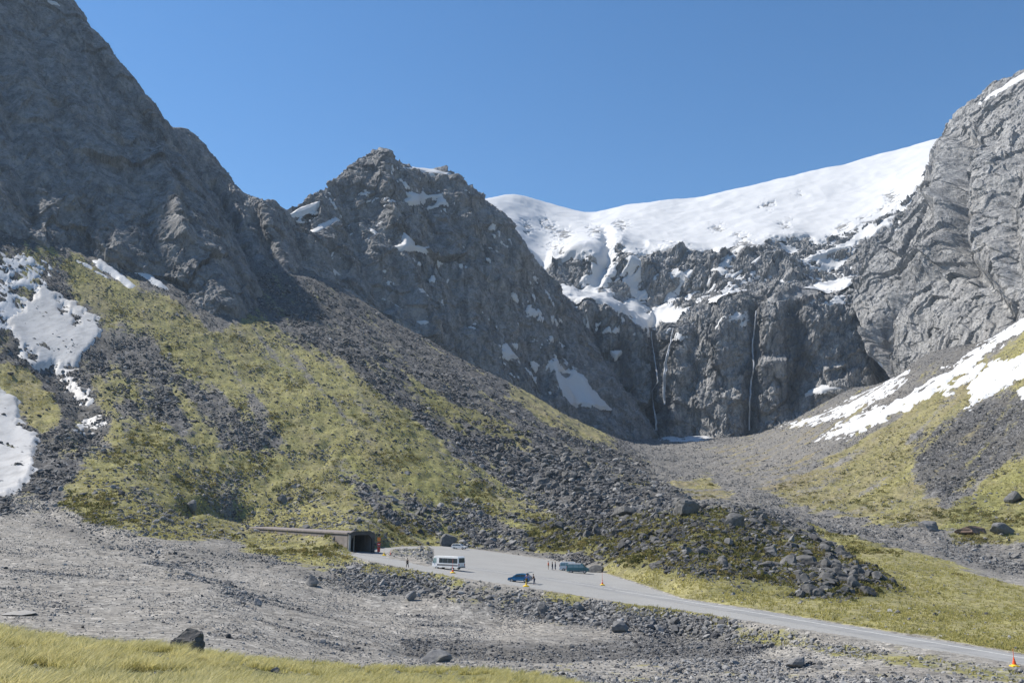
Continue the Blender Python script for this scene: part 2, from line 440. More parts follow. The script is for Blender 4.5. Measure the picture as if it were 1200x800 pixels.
lay(zone([(740,520),(800,515),(850,540),(890,575),(960,598),(1090,622),(1230,645),(1230,682),(1100,652),(1000,627),(930,604),(880,600),(820,592),(770,560)], 5, 200), grass=.05, scree=.55, heath=0, rockd=1., rocks=.75)
lay(zone([(790,565),(830,560),(860,580),(840,590),(800,582)], 6, 300), grass=.8, tan=.8, rockd=.1)
lay(zone([(400,655),(483,670),(600,690),(733,711),(800,722),(900,738),(860,755),(780,748),(640,728),(500,705),(400,690),(300,655),(290,640),(340,640)], 8, 90, 215), grass=.38, green=.35, scree=.5, rockd=1.6, rocks=.72)
lay(zone([(470,745),(600,752),(800,744),(900,752),(860,768),(600,772),(480,768)], 6, 70, 130), scree=.7, rockd=1.3, rocks=.36)
lay(zone([(860,735),(1000,755),(1190,783),(1240,800),(1240,830),(1100,786),(950,764),(860,748)], 6, 70, 130), grass=.56, green=.5, rockd=.8, rocks=.45)
lay(zone([(620,775),(880,765),(1000,780),(1240,815),(1240,900),(620,900)], 10, 60, 110), grass=.3, rockd=1.0, rocks=.42)
lay(1 - sstep(58, 72, gy), grass=1.2, green=.5, heath=.55, rockd=.02, rocks=.3)  # heath colour here only darkens the ground between the tussocks
lay(zone([(60,590),(190,640),(290,640),(400,672),(420,690),(330,668),(200,655),(110,640),(40,615)], 8, 150, 240), grass=.15, scree=.5, rockd=.95, rocks=.5)
lay(zone([(20,575),(100,600),(190,640),(215,660),(310,705),(300,712),(190,668),(90,618),(10,600)], 4, 100, 240), scree=.1, rockd=1.2, rocks=.5)
lay(zone([(285,622),(330,630),(405,638),(425,655),(400,664),(350,662),(285,645)], 5, 150, 260), grass=.72, green=.4, rockd=.35, rocks=.6)
lay(zone([(425,658),(483,669),(540,678),(538,688),(470,682),(420,668)], 4, 120, 215), grass=.7, green=.5, rockd=.8)
lay(zone([(640,692),(700,702),(790,716),(860,732),(840,740),(740,722),(640,704)], 4, 110, 190), grass=.72, green=.4, rockd=.8)
fl_ = zone([(-300,605),(0,600),(120,640),(300,680),(500,712),(620,742),(620,790),(-300,760)], 8, 62, 240)
fn_ = fbm(np.stack([gx / 22 + .3 * gy / 22, gy / 5., 0 * gx + 7], -1), 4)
rockd += fl_ * 1.1 * sstep(.15, .75, fn_); scree = np.clip(scree + fl_ * .45 * sstep(.2, .8, fn_), 0, 1); rocks += fl_ * .14 * sstep(.3, .8, fn_)
tan = np.clip(tan, 0, 1); grass += fl_ * .28 * sstep(.3, .9, fbm(G0 / 17. + 60, 3))
# turf and stone lie in streaks down the fall line
sl_ = np.where(gx > gy * .12, 1, 0)
al = np.where(sl_, -.72 * gx - .69 * gy, .5 * gx - .866 * gy); ac = np.where(sl_, -.69 * gx + .72 * gy, .866 * gx + .5 * gy)
stk = fbm(np.stack([al / 70, ac / 9, 0 * al + 3], -1), 4)
fr = sstep(200, 260, gy)
grass = np.clip(grass + fr * .6 * stk * (grass > .05), 0, 1.2); tan = np.clip(tan + fr * .6 * fbm(np.stack([al / 90, ac / 14, 0 * al + 9], -1), 3), 0, 1); rockd = np.clip(rockd * (1 - fr * .55 * stk), 0, 3)
green = np.clip(green + fr * .3 * noise(G0 / 35. + 8), 0, 1)
# ------------------------------------------------------------------ relief
rough = .12 + .9 * sstep(180, 300, gy) + .5 * scree
amp_m = zone([(640,600),(720,612),(800,600),(880,600),(960,640),(1050,692),(930,700),(820,688),(740,672),(690,652),(640,640)], 14, 150, 330)
gz += fbm(G0 / 28., 3) * rough * .9 * sstep(10, 60, gy) + fbm(G0 / 5., 3) * (.10 + .62 * rough * sstep(100, 260, gy)) * sstep(6, 30, gy)
gz += amp_m * (ridged(G0 / 22. + 3, 3) * 1.6 + .6)
gz += scree * rockd * .35 * facets(G0 / 2.6) * sstep(150, 260, gy)
gz += (1 - sstep(50, 75, gy)) * fbm(G0 / 2.2, 3) * .10
def hollow(pts, w, d):
    global gz
    gz = gz - d * np.exp(-(line_d(gpx, gpy * 2, [(x, y * 2) for x, y in pts]) / w) ** 2) * (gy > 60)
hollow([(222,592),(250,592),(285,598)], 16, 4.2)                 # dark scooped hollow in the turf
hollow([(880,560),(960,600),(1080,632),(1200,655)], 20, 1.0)      # stream bed
hollow([(60,600),(190,650),(300,680)], 10, .8)
hollow([(470,760),(640,766),(800,758),(900,760)], 14, .9)
hollow([(60,430),(95,470),(110,510)], 18, 4.)
gz_low = gz.copy()
for _ in range(3):
    for ax in (0, 1):
        pad = np.concatenate([np.take(gz_low, [0] * 3, ax), gz_low, np.take(gz_low, [-1] * 3, ax)], ax)
        cs = np.cumsum(pad, ax); gz_low = (np.take(cs, range(6, pad.shape[ax]), ax) - np.concatenate([np.zeros_like(np.take(cs, [0], ax)), np.take(cs, range(0, pad.shape[ax] - 7), ax)], ax)) / 7
# the road's bed
rd = poly_sd(gx, gy, road_poly)
rd0 = rd
isl = np.exp(-(line_d(gpx, gpy * 2.2, [(460, 648 * 2.2), (475, 649 * 2.2), (500, 651.5 * 2.2)]) / 6.) ** 2) * (gy > 120)   # low heap of rubble left standing in the car park
w = sstep(-3, 0, rd)
gz = gz * (1 - w) + (road_z(gx) + .10 - .24 * sstep(.1, 1.0, rd + .5 * noise(G0 / 1.6))) * w
gz += isl * (1.1 + .5 * noise(G0 / 2.))
rd = rd - 9 * sstep(.25, .5, isl)
grass = np.maximum(grass * sstep(.5, -.5, rd), .5 * isl); rockd = np.maximum(rockd * sstep(.5, -1.5, rd), 1.5 * sstep(.3, .6, isl)); rocks = np.where(isl > .3, .6, rocks); scree = scree * sstep(1, -4, rd)
# the avalanche gallery: floor kept clear of earth
GA, GB = P(422.5, 649, 213), None
GDIR = np.array((-.561, .828)); GSIDE = np.array((.828, .561)); GW, GLEN, GH, GZ0 = 3.25, 74., 4.75, 3.5
gp0 = GA[:2]
fp = [gp0 + GSIDE * a_ * (GW - .2) + GDIR * b_ for a_, b_ in ((-1, -2.), (1, -2.), (1, GLEN), (-1, GLEN))]
ins = poly_sd(gx, gy, fp)
gz = np.where(ins > -.4, np.minimum(gz, GZ0 - .2), gz)
gu, gvv = (gx - gp0[0]) * GDIR[0] + (gy - gp0[1]) * GDIR[1], (gx - gp0[0]) * GSIDE[0] + (gy - gp0[1]) * GSIDE[1]
top_ = np.clip(.6 * gu - .6, 0, GH - .95) + .35 * noise(G0 / 4.)
bank = GZ0 + top_ - .5 * np.maximum(-GW - gvv, 0)
bank2 = GZ0 + np.clip(1.4 * gu + 1.5, 0, GH + .15) - .2 * np.maximum(gvv - GW, 0) + .3 * noise(G0 / 3.)
near_ = (gu > -2) & (gu < GLEN + 12) & (np.abs(gvv) < 22) & (ins <= -.4)
gz = np.where(near_ & (gvv < 0), np.maximum(gz, bank), gz); gz = np.where(near_ & (gvv > 0) & (gvv < 11) & (gu > .4) & (rd0 < -1.2), np.maximum(gz, bank2), gz)
lg = near_ * sstep(0, 6, gu); grass = np.maximum(grass, .62 * lg); 
G = np.stack([gx, gy, gz], -1)
gn = grid_normals(G); gn *= np.sign(gn[..., 2:])
gpx, gpy = project(G)
ground = obj_np('ground', G, grid_faces(GV, GU).reshape(-1, 4)[:, ::-1], M_GROUND, True,
                dict(grass=grass, scree=scree, green=green, tan=tan, heath=heath))
tag(ground, kind='structure')
def gz_at(x, y):
    x, y = np.asarray(x, float), np.asarray(y, float)
    return bil(gz, (x / y - ga[0]) / (ga[1] - ga[0]), (np.log(y) - gl[0]) / (gl[1] - gl[0]))
# ------------------------------------------------------------------ mountains: rows of true 3D points, base to ridge, smoothly joined
def crom(A, n, axis):
    A = np.moveaxis(A, axis, 0); m = len(A)
    B = np.concatenate([2 * A[:1] - A[1:2], A, 2 * A[-1:] - A[-2:-1]])
    u = np.linspace(0, m - 1, n); i = np.minimum(u.astype(int), m - 2); t = (u - i).reshape(-1, *[1] * (A.ndim - 1))
    p0, p1, p2, p3 = B[i], B[i + 1], B[i + 2], B[i + 3]
    k = .42
    m1, m2 = k * (p2 - p0), k * (p3 - p1)
    r = (2 * t**3 - 3 * t**2 + 1) * p1 + (t**3 - 2 * t**2 + t) * m1 + (-2 * t**3 + 3 * t**2) * p2 + (t**3 - t**2) * m2
    return np.moveaxis(r, 0, axis)
def rot(p, ax, ay, az):
    m = np.array((Matrix.Rotation(az, 3, 'Z') @ Matrix.Rotation(ay, 3, 'Y') @ Matrix.Rotation(ax, 3, 'X')))
    return p @ m.T.astype(np.float32)
PATCH = {}
def mountain(name, rows, nu, nv, mat, amps, dip, carves=(), snow=(), snow_damp=.9, slabs=0, cracks=((34., 1.6), (15., .9)), wets=(), stretch=.68, back=((0, 160, -70), (0, 420, -380))):
    L = np.array([[P(px, py, Y) for px, py, Y in r] for r in rows])
    L = np.concatenate([L] + [(L[len(rows) - 1] + np.array(b))[None] for b in back])
    S = crom(crom(L, nu, 1), nv, 0)
    n = grid_normals(S)
    c = np.array([0, 0, 14.]) - S
    n *= np.where(((n * c).sum(-1, keepdims=True)) < 0, -1, 1) if False else 1
    if (n * c).sum() < 0: n = -n
    px, py = project(S)
    p = S.astype(np.float32)
    a1, a2, a3, a4 = amps
    dv = np.array(dip, np.float32); dv /= np.linalg.norm(dv)
    q = p - (p @ dv)[..., None] * dv * stretch                              # relief drawn out along the joints of the rock
    flat = np.zeros(px.shape)
    for s in snow:
        if s.get('name') == 'snowfield': flat = sstep(-6, 10, poly_sd(px, py, s['poly']))
    lo = (a1 * ridged(p / 150. + 5, 3) + .5 * a1 * fbm(q / 60., 3)) * (1 - .72 * flat)
    for pts, wd, d in carves:
        lo = lo + d * np.exp(-(line_d(px + 5 * noise(p / 25.), py, pts) / wd) ** 2)
    hi = a2 * (ridged(q / 46. + .25 * fbm(p / 50., 2)[..., None], 5, .62) - .38) + a3 * facets(q / 17.) + .6 * a3 * facets(q / 7. + 31) + a4 * (ridged(q / 6. + 11, 3, .6) - .35) + .5 * a4 * noise(p / 2.)
    if slabs: hi = hi + slabs * facets(p / 62. + .12 * fbm(p / 40., 2)[..., None] + 5) + .5 * slabs * facets(p / 27. + 9)
    for f_, cd in cracks:
        qs = p - (p @ dv)[..., None] * dv * .8
        hi = hi - cd * np.exp(-(noise(qs / f_ + f_) / .055) ** 2) * sstep(-.3, .3, noise(p / (f_ * 1.7) + 77))
    cover = np.zeros(px.shape)
    Sl = S + n * lo[..., None]
    px, py = project(Sl)
    for s in snow:
        cover = np.maximum(cover, sstep(-1, 3, poly_sd(px, py, s['poly'])) * s.get('damp', snow_damp))
    hi = hi * (1 - cover)
    Sf = Sl + n * hi[..., None]
    wet = np.zeros(px.shape)
    for pts, wd in wets: wet = np.maximum(wet, np.exp(-(line_d(px + 4 * noise(p / 14.), py, pts) / wd) ** 2))
    o = obj_np(name, Sf, grid_faces(nv, nu).reshape(-1, 4), mat, False, dict(wet=wet))
    tag(o, kind='structure')
    me = o.data
    PATCH[name] = dict(S=Sf, low=Sl, n=n, px=px, py=py)
    for s in snow: snow_sheet(name, s)
    return o
FLECKS = []
SDIR = np.array((.6, -.15, .62), np.float32); SDIR /= np.linalg.norm(SDIR)
def snow_sheet(pname, s):
    d = PATCH[pname]; px, py = d['px'], d['py']
    poly = np.array(s['poly'], float)
    lo, hi = poly.min(0) - 8, poly.max(0) + 8
    v, u = np.where((px > lo[0]) & (px < hi[0]) & (py > lo[1]) & (py < hi[1]) & ((d['low'][..., 1] < s['ymax']) if 'ymax' in s else True) & ((d['low'][..., 1] > s.get('ymin', 0))))
    if len(v) < 4: print('EMPTY SNOW', s['label']); return
    v0, v1, u0, u1 = max(v.min() - 1, 0), v.max() + 2, max(u.min() - 1, 0), u.max() + 2
    Sl, n = d['low'][v0:v1, u0:u1].astype(np.float32), d['n'][v0:v1, u0:u1]
    x, y = px[v0:v1, u0:u1], py[v0:v1, u0:u1]
    m_px = Sl[..., 1] / FPX
    r = s.get('rag', 3.)
    x = x + noise(Sl / (12 * m_px[..., None].mean())) * r * 1.3 + noise(Sl / (4 * m_px.mean()) + 40) * r * .5
    y = y + noise(Sl / (12 * m_px.mean()) + 70) * r + noise(Sl / (4 * m_px.mean()) + 10) * r * .5
    sd = poly_sd(x, y, poly)
    if 'holes' in s:
        for h in s['holes']: sd = np.minimum(sd, -poly_sd(x, y, h))
    if 'dust' in s: sd = np.minimum(sd, (fbm((Sl - (Sl @ SDIR)[..., None] * SDIR * .7) / s['dust'], 4, .65) - s['least']) * 9 + n[..., 2] * 2.5)
    t = s.get('thick', 1.6)
    off = np.clip(sd * m_px * s.get('rise', .45), -4, t)
    if 'drift' in s: off = off + s['drift'] * sstep(2, 14, sd) * fbm(rot(Sl, 0, 0, .5) / np.array((170, 55, 80), np.float32), 3)
    sd = np.where((Sl[..., 1] < s.get('ymin', 0)) | (Sl[..., 1] > s.get('ymax', 1e9)), -9, sd)
    V = Sl + n * off[..., None]
    F = grid_faces(*sd.shape).reshape(-1, 4)
    F = F[(sd.ravel()[F] > -2.5).any(1)]
    if not len(F): print('EMPTY SNOW', s['label']); return
    if s.get('name') != 'snowfield':                                   # main piece = the patch; crumbs go to the flecks
        F = F[(sd.ravel()[F] > -1.2).any(1)]
        lab = np.arange(sd.size)
        while True:
            mn = lab[F].min(1); new = lab.copy(); np.minimum.at(new, F.ravel(), np.repeat(mn, 4)); new = new[new]
            if (new == lab).all(): break
            lab = new
        fl = lab[F[:, 0]]; ids, ct = np.unique(fl, return_counts=True); big = ids[ct.argmax()]
        if s.get('name') == 'snow_flecks': big = -1
        FLECKS.append((V.reshape(-1, 3), F[fl != big])); F = F[fl == big]
        if not len(F): return
    used, inv = np.unique(F.ravel(), return_inverse=True)
    o = obj_np(s.get('name', 'snow_patch'), V.reshape(-1, 3)[used], inv.reshape(-1, 4), s.get('mat', M_SNOW))
    if s.get('name') == 'snowfield': tag(o, kind='structure')
    else: tag(o, s['label'], 'snow patch', s.get('group'))

def sp(label, poly, **k): return dict(label=label, poly=poly, **k)
# left wall
mountain('mountain_left', [
 [(-260,230,420),(-100,285,440),(0,330,462),(90,372,472),(170,402,478),(240,425,475),(272,430,482),(300,400,555)],
 [(-260,150,440),(-100,205,462),(0,262,484),(90,308,498),(170,336,505),(236,368,500),(272,374,505),(298,350,575)],
 [(-260,60,470),(-100,130,495),(0,190,520),(88,232,534),(162,262,538),(225,295,534),(264,325,536),(287,318,610)],
 [(-260,-60,530),(-100,20,560),(0,90,590),(85,140,600),(148,182,600),(200,220,596),(236,252,592),(254,252,660)],
 [(-260,-200,610),(-100,-100,640),(0,0,660),(80,62,672),(130,110,672),(172,152,668),(207,185,660),(218,190,725)],
 [(-260,-330,700),(-100,-220,720),(0,-95,722),(76,-6,722),(116,48,716),(160,110,706),(190,150,692),(197,158,765)]],
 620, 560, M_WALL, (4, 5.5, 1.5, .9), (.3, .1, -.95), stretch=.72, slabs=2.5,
 carves=[([(40,40),(70,140),(110,260)], 12, -3), ([(120,90),(150,190),(190,320)], 10, -4), ([(60,60),(95,180),(140,310)], 10, 3), ([(-10,60),(20,160),(40,270)], 10, -5), ([(180,190),(215,290)], 8, 7)],
 snow=[sp('small tilted snow patch on the top ridge of the left wall', [(48,-2),(66,2),(74,9),(60,8)], rag=1.0, rise=1.0)])
# buttress behind it
mountain('mountain_buttress', [
 [(175,400,640),(230,400,640),(282,395,630),(312,385,640),(342,372,660),(372,360,760)],
 [(175,325,660),(230,335,655),(282,340,648),(312,335,660),(340,328,680),(366,325,780)],
 [(182,240,690),(226,245,695),(266,265,695),(302,282,700),(330,290,705),(352,292,800)],
 [(195,152,735),(222,166,760),(260,208,755),(290,237,748),(316,241,742),(334,256,810)]],
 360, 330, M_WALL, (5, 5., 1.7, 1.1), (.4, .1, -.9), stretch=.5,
 carves=[([(250,215),(290,300)], 7, -7), ([(215,190),(240,260),(270,330)], 8, -9), ([(300,250),(325,320)], 6, -6)],
 snow=[sp('pointed snow patch in the gully right of the left wall', [(249,292),(262,296),(269,304),(271,316),(282,327),(275,327),(260,311)], rag=1.2, rise=1.0),
       sp('tiny snow wedge at the foot of the dark buttress', [(313,311),(320,315),(329,322),(317,321)], rag=.8, rise=1.0)])
# central peak
mountain('mountain_peak', [
 [(322,410,680),(360,410,700),(400,410,720),(440,425,740),(480,440,760),(520,460,790),(560,475,820),(600,500,840),(640,520,880),(680,535,910),(720,545,940),(752,545,980),(768,545,1060)],
 [(330,332,720),(368,336,735),(405,350,755),(445,375,770),(485,398,790),(525,420,815),(565,442,840),(605,465,870),(642,482,900),(680,497,930),(720,510,965),(750,512,1005),(765,510,1090)],
 [(334,300,755),(370,298,770),(406,302,800),(444,315,815),(484,332,835),(524,350,850),(562,372,875),(600,398,900),(636,424,930),(668,446,960),(698,455,1000),(722,458,1040),(736,456,1120)],
 [(336,274,790),(372,264,810),(408,252,850),(440,248,870),(478,258,880),(520,272,895),(552,292,915),(585,322,930),(616,352,955),(644,382,985),(668,400,1020),(686,405,1065),(698,402,1140)],
 [(338,252,830),(374,237,860),(400,212,900),(430,191,925),(447,186,932),(472,197,955),(524,203,975),(548,226,975),(572,245,985),(600,277,1000),(626,308,1020),(648,345,1060),(660,358,1140)]],
 820, 560, M_PEAK, (7, 4.5, 2.4, 1.3), (.6, .25, -.75), stretch=.35, slabs=6.,
 carves=[([(447,195),(455,260),(480,330),(500,400)], 10, 10), ([(500,215),(515,290),(545,380)], 10, -10), ([(560,250),(590,340),(640,450)], 12, -8), ([(400,225),(420,300),(450,360)], 9, -9),
         ([(535,215),(560,290),(610,400)], 8, 8), ([(655,370),(665,440),(690,500)], 8, -8), ([(355,270),(400,320)], 8, -6)],
 snow=[sp('snow strip along the left shoulder of the central peak', [(336,253),(350,244),(376,235),(371,244),(352,252)], rag=1.0, rise=1.0),
       sp('broad grey white snow patch under the left shoulder of the peak', [(356,277),(372,264),(394,253),(400,259),(380,271),(366,277)], rag=2, rise=.8),
       sp('snow cap along the flat top right of the central summit', [(466,196),(500,196),(529,203),(522,209),(500,203),(480,201)], rag=1.2, rise=1.0),
       sp('upper forked snow patch below the flat top of the peak', [(469,239),(480,232),(478,226),(492,228),(494,220),(500,228),(517,228),(500,235),(484,239)], rag=1.5, rise=.9),
       sp('middle forked snow patch on the face of the central peak', [(457,291),(472,285),(475,273),(484,279),(486,287),(508,290),(500,294),(480,291)], rag=1.5, rise=.9),
       sp('short snow streak left of the middle forked patch', [(433,267),(440,270),(449,279),(438,277)], rag=.8, rise=1.0),
       sp('slanting snow streak down the left flank of the peak', [(371,299),(384,309),(404,325),(396,325),(376,308)], rag=1.0, rise=1.0),
       sp('long snow streak on the lower face above the scree', [(441,346),(455,351),(478,366),(468,365),(449,354)], rag=1.0, rise=1.0),
       sp('small snow fleck low on the face of the peak', [(485,334),(495,338),(503,348),(491,345)], rag=1.2, rise=1.0),
       sp('snow fleck just above the scree edge below the peak', [(489,377),(498,375),(506,378),(496,383)], rag=1, rise=1.0),
       sp('thin snow fleck high on the right flank of the peak', [(574,290),(582,293),(592,302),(583,299)], rag=.8, rise=1.0),
       sp('pair of snow specks low on the right flank of the peak', [(586,405),(594,402),(598,412),(606,418),(596,419),(588,412)], rag=2, rise=1.0),
       sp('large triangular snow patch at the foot of the dark face left of the falls', [(644,424),(652,421),(661,432),(685,440),(692,452),(704,466),(716,478),(690,475),(664,475),(655,456),(648,440)], rag=2.0, rise=.8, holes=[[(656,435),(668,438),(664,444)]])])
# headwall, its bench, upper cliffs and snowfield
mountain('mountain_headwall', [
 [(560,600,1060),(600,600,1060),(640,600,1060),(680,595,1055),(720,590,1050),(765,590,1055),(792,590,1035),(850,590,1005),(900,585,985),(950,575,975),(1000,560,970),(1040,545,955),(1080,520,950),(1130,490,950)],
 [(560,520,1075),(600,518,1075),(640,515,1075),(680,511,1070),(720,512,1065),(765,513,1075),(792,514,1045),(850,517,1015),(900,510,998),(950,498,990),(1000,475,985),(1040,455,975),(1080,430,970),(1130,400,970)],
 [(560,400,1110),(600,388,1115),(640,374,1115),(680,366,1115),(720,374,1105),(765,398,1125),(795,382,1085),(850,363,1050),(900,359,1032),(950,354,1028),(1000,347,1035),(1040,337,1045),(1080,322,1050),(1130,300,1055)],
 [(560,335,1210),(600,330,1230),(640,340,1240),(680,348,1240),(720,355,1230),(765,372,1230),(800,358,1210),(850,351,1165),(900,347,1140),(950,338,1140),(1000,328,1140),(1040,312,1140),(1080,295,1140),(1130,280,1150)],
 [(560,275,1310),(600,288,1330),(640,308,1340),(680,292,1320),(720,288,1300),(765,300,1285),(800,298,1275),(850,294,1255),(900,284,1245),(950,284,1245),(1000,272,1240),(1040,254,1235),(1080,228,1230),(1130,200,1230)],
 [(560,252,1450),(600,256,1500),(640,272,1520),(685,272,1500),(725,266,1480),(765,266,1460),(805,264,1450),(850,258,1440),(900,248,1435),(950,240,1430),(1002,228,1425),(1044,213,1420),(1084,194,1410),(1130,178,1400)],
 [(562,241,1600),(600,232,1700),(640,240,1760),(690,252,1760),(730,245,1720),(770,239,1690),(805,236,1680),(850,228,1670),(900,216,1660),(950,204,1650),(1002,191,1640),(1046,180,1630),(1088,169,1620),(1130,160,1610)]],
 1250, 760, M_HEAD, (14, 6., 4., 1.7), (.15, .1, 1), stretch=.3, slabs=8.,
 wets=[([(763,390),(771,447),(766,475),(769,510)], 9), ([(788,386),(779,440),(779,505)], 7), ([(886,364),(882,430),(878,508)], 9), ([(700,380),(704,500)], 7), ([(930,370),(936,430),(925,470)], 14), ([(730,400),(735,500)], 10), ([(835,380),(838,430)], 6), ([(1020,350),(1030,440)], 8)],
 carves=[([(768,385),(770,440),(768,515)], 7, -22), ([(786,385),(779,440),(777,510)], 5, 8), ([(884,365),(882,430),(879,510)], 7, -12), ([(930,370),(935,420),(925,470)], 16, -14), ([(1022,350),(1030,400),(1036,450)], 9, -26),
         ([(850,370),(845,440),(855,515)], 12, 10), ([(960,470),(985,460),(1005,475)], 13, 14), ([(900,430),(930,425),(960,440)], 9, 9), ([(815,380),(812,450),(815,515)], 7, -9), ([(700,375),(705,440),(700,500)], 9, -10), ([(800,390),(795,450),(795,510)], 8, 7),
         ([(710,275),(713,300),(700,335)], 6, -12), ([(760,290),(800,300),(900,300)], 5, 5), ([(830,300),(825,340)], 7, -8), ([(655,305),(690,300),(700,330)], 14, 9), ([(735,310),(770,330),(800,325)], 12, 9), ([(880,310),(930,320)], 10, 8)],
 snow=[dict(name='snowfield', label='', thick=1.6, rise=.35, rag=7, drift=.7, damp=1., ymin=1225,
            poly=[(545,262),(562,236),(575,205),(900,150),(1140,120),(1125,170),(1092,205),(1062,238),(1030,258),(992,274),(962,284),(930,279),(902,282),(888,291),(850,297),(822,299),(800,292),(762,301),(738,298),(728,284),(716,290),(720,312),(708,334),(694,350),(676,345),(690,322),(700,306),(690,296),(652,306),(640,318),(655,334),(648,348),(636,330),(620,304),(600,280)],
            holes=[[(895,240),(903,238),(906,242),(898,244)],[(932,228),(938,227),(936,231)],[(1010,262),(1030,248),(1042,240),(1034,254),(1014,268)],[(1040,232),(1052,226),(1056,231),(1044,238)],[(978,270),(992,262),(998,266),(984,274)],[(610,262),(622,268),(618,272)],[(652,276),(660,270),(670,276),(662,283)],[(634,258),(652,270),(650,274),(634,263)],[(640,289),(660,290),(655,294)],[(690,268),(702,270),(694,276)],[(724,262),(736,262),(728,272)],[(832,266),(850,268),(842,272)],[(860,278),(872,276),(870,281)],[(914,262),(926,262),(920,267)],[(750,300),(790,288),(800,293),(760,304)],[(862,288),(880,284),(878,290)]]),
       sp('wide snow apron on the bench above the waterfalls', [(634,338),(655,332),(690,340),(720,342),(752,352),(790,358),(808,364),(800,378),(770,384),(750,388),(735,372),(700,358),(668,352),(648,350)], rag=5, rise=.6, thick=2.2, damp=.93, ymin=1105, holes=[[(752,352),(772,358),(760,364)],[(722,346),(738,350),(726,355)]]),
       sp('sloping snow ledge above the right hand waterfall', [(878,357),(920,343),(962,331),(992,322),(1000,328),(985,341),(940,350),(905,357)], rag=4, rise=.7, thick=2, ymin=1040),
       sp('slanting snow ribbon between the snowfield and the pale slabs', [(938,303),(985,286),(1030,263),(1052,248),(1050,257),(1012,284),(960,304)], rag=4, rise=.7, thick=2, ymin=1100),
       sp('small snow patch in the middle of the upper cliff band', [(828,318),(842,311),(856,316),(846,321)], rag=3, rise=.8, thick=1.6),
       sp('snow fleck on the dark cliff between the two left falls and the peak', [(716,411),(728,412),(722,419)], rag=2, rise=1.0),
       sp('pale snow cap on the rounded rock shoulder at the foot of the headwall', [(945,462),(962,452),(985,452),(998,460),(985,458),(962,458)], rag=1.5, rise=.9)])
# right wall of pale slabs
mountain('mountain_right', [
 [(1015,530,870),(1060,510,820),(1100,490,760),(1150,470,690),(1205,445,630),(1295,400,580),(1410,340,550)],
 [(1030,452,890),(1062,436,850),(1104,416,790),(1154,394,720),(1206,372,658),(1296,325,610),(1412,265,580)],
 [(1016,402,935),(1052,385,900),(1097,362,840),(1152,335,772),(1212,306,712),(1304,248,660),(1424,180,630)],
 [(1002,345,1020),(1046,318,985),(1096,288,925),(1152,258,852),(1216,226,782),(1312,168,722),(1434,92,690)],
 [(1040,285,1090),(1076,255,1065),(1112,218,1005),(1157,184,932),(1222,148,862),(1318,88,792),(1444,4,760)],
 [(1084,216,1160),(1101,190,1135),(1127,158,1085),(1162,130,1014),(1227,88,942),(1322,14,872),(1454,-88,842)],
 [(1107,170,1230),(1113,151,1195),(1137,124,1132),(1167,106,1072),(1232,68,1002),(1332,-18,932),(1464,-148,902)]],
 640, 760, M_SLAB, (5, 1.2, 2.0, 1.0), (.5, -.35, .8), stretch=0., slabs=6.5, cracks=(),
 carves=[([(1139,168),(1134,190),(1126,250),(1130,300),(1132,312)], 9, -36), ([(1140,310),(1170,345),(1185,375)], 8, -8), ([(1132,250),(1116,296),(1078,328),(1046,365),(1032,400),(1034,440)], 10, -30), ([(1112,240),(1090,292),(1056,335),(1020,385)], 12, 9), ([(1118,175),(1108,240)], 8, 12), ([(1155,170),(1150,250),(1152,310)], 9, 8), ([(1165,200),(1160,280),(1180,330)], 16, 10), ([(1090,310),(1080,360),(1060,420)], 16, 9),
         ([(1110,170),(1105,220),(1112,260)], 10, 8), ([(1040,300),(1020,330)], 8, 7), ([(1200,180),(1185,250),(1195,330)], 8, -9), ([(1150,330),(1130,370)], 6, -8)],
 snow=[sp('thin snow crest along the top ridge of the right wall', [(1148,121),(1165,107),(1200,86),(1240,58),(1236,72),(1200,93),(1170,112)], rag=1.5, rise=.8),
       sp('narrow snow finger in the dark gully below the pale slabs', [(1028,421),(1034,424),(1043,438),(1036,441),(1030,432)], rag=1, rise=1.)])
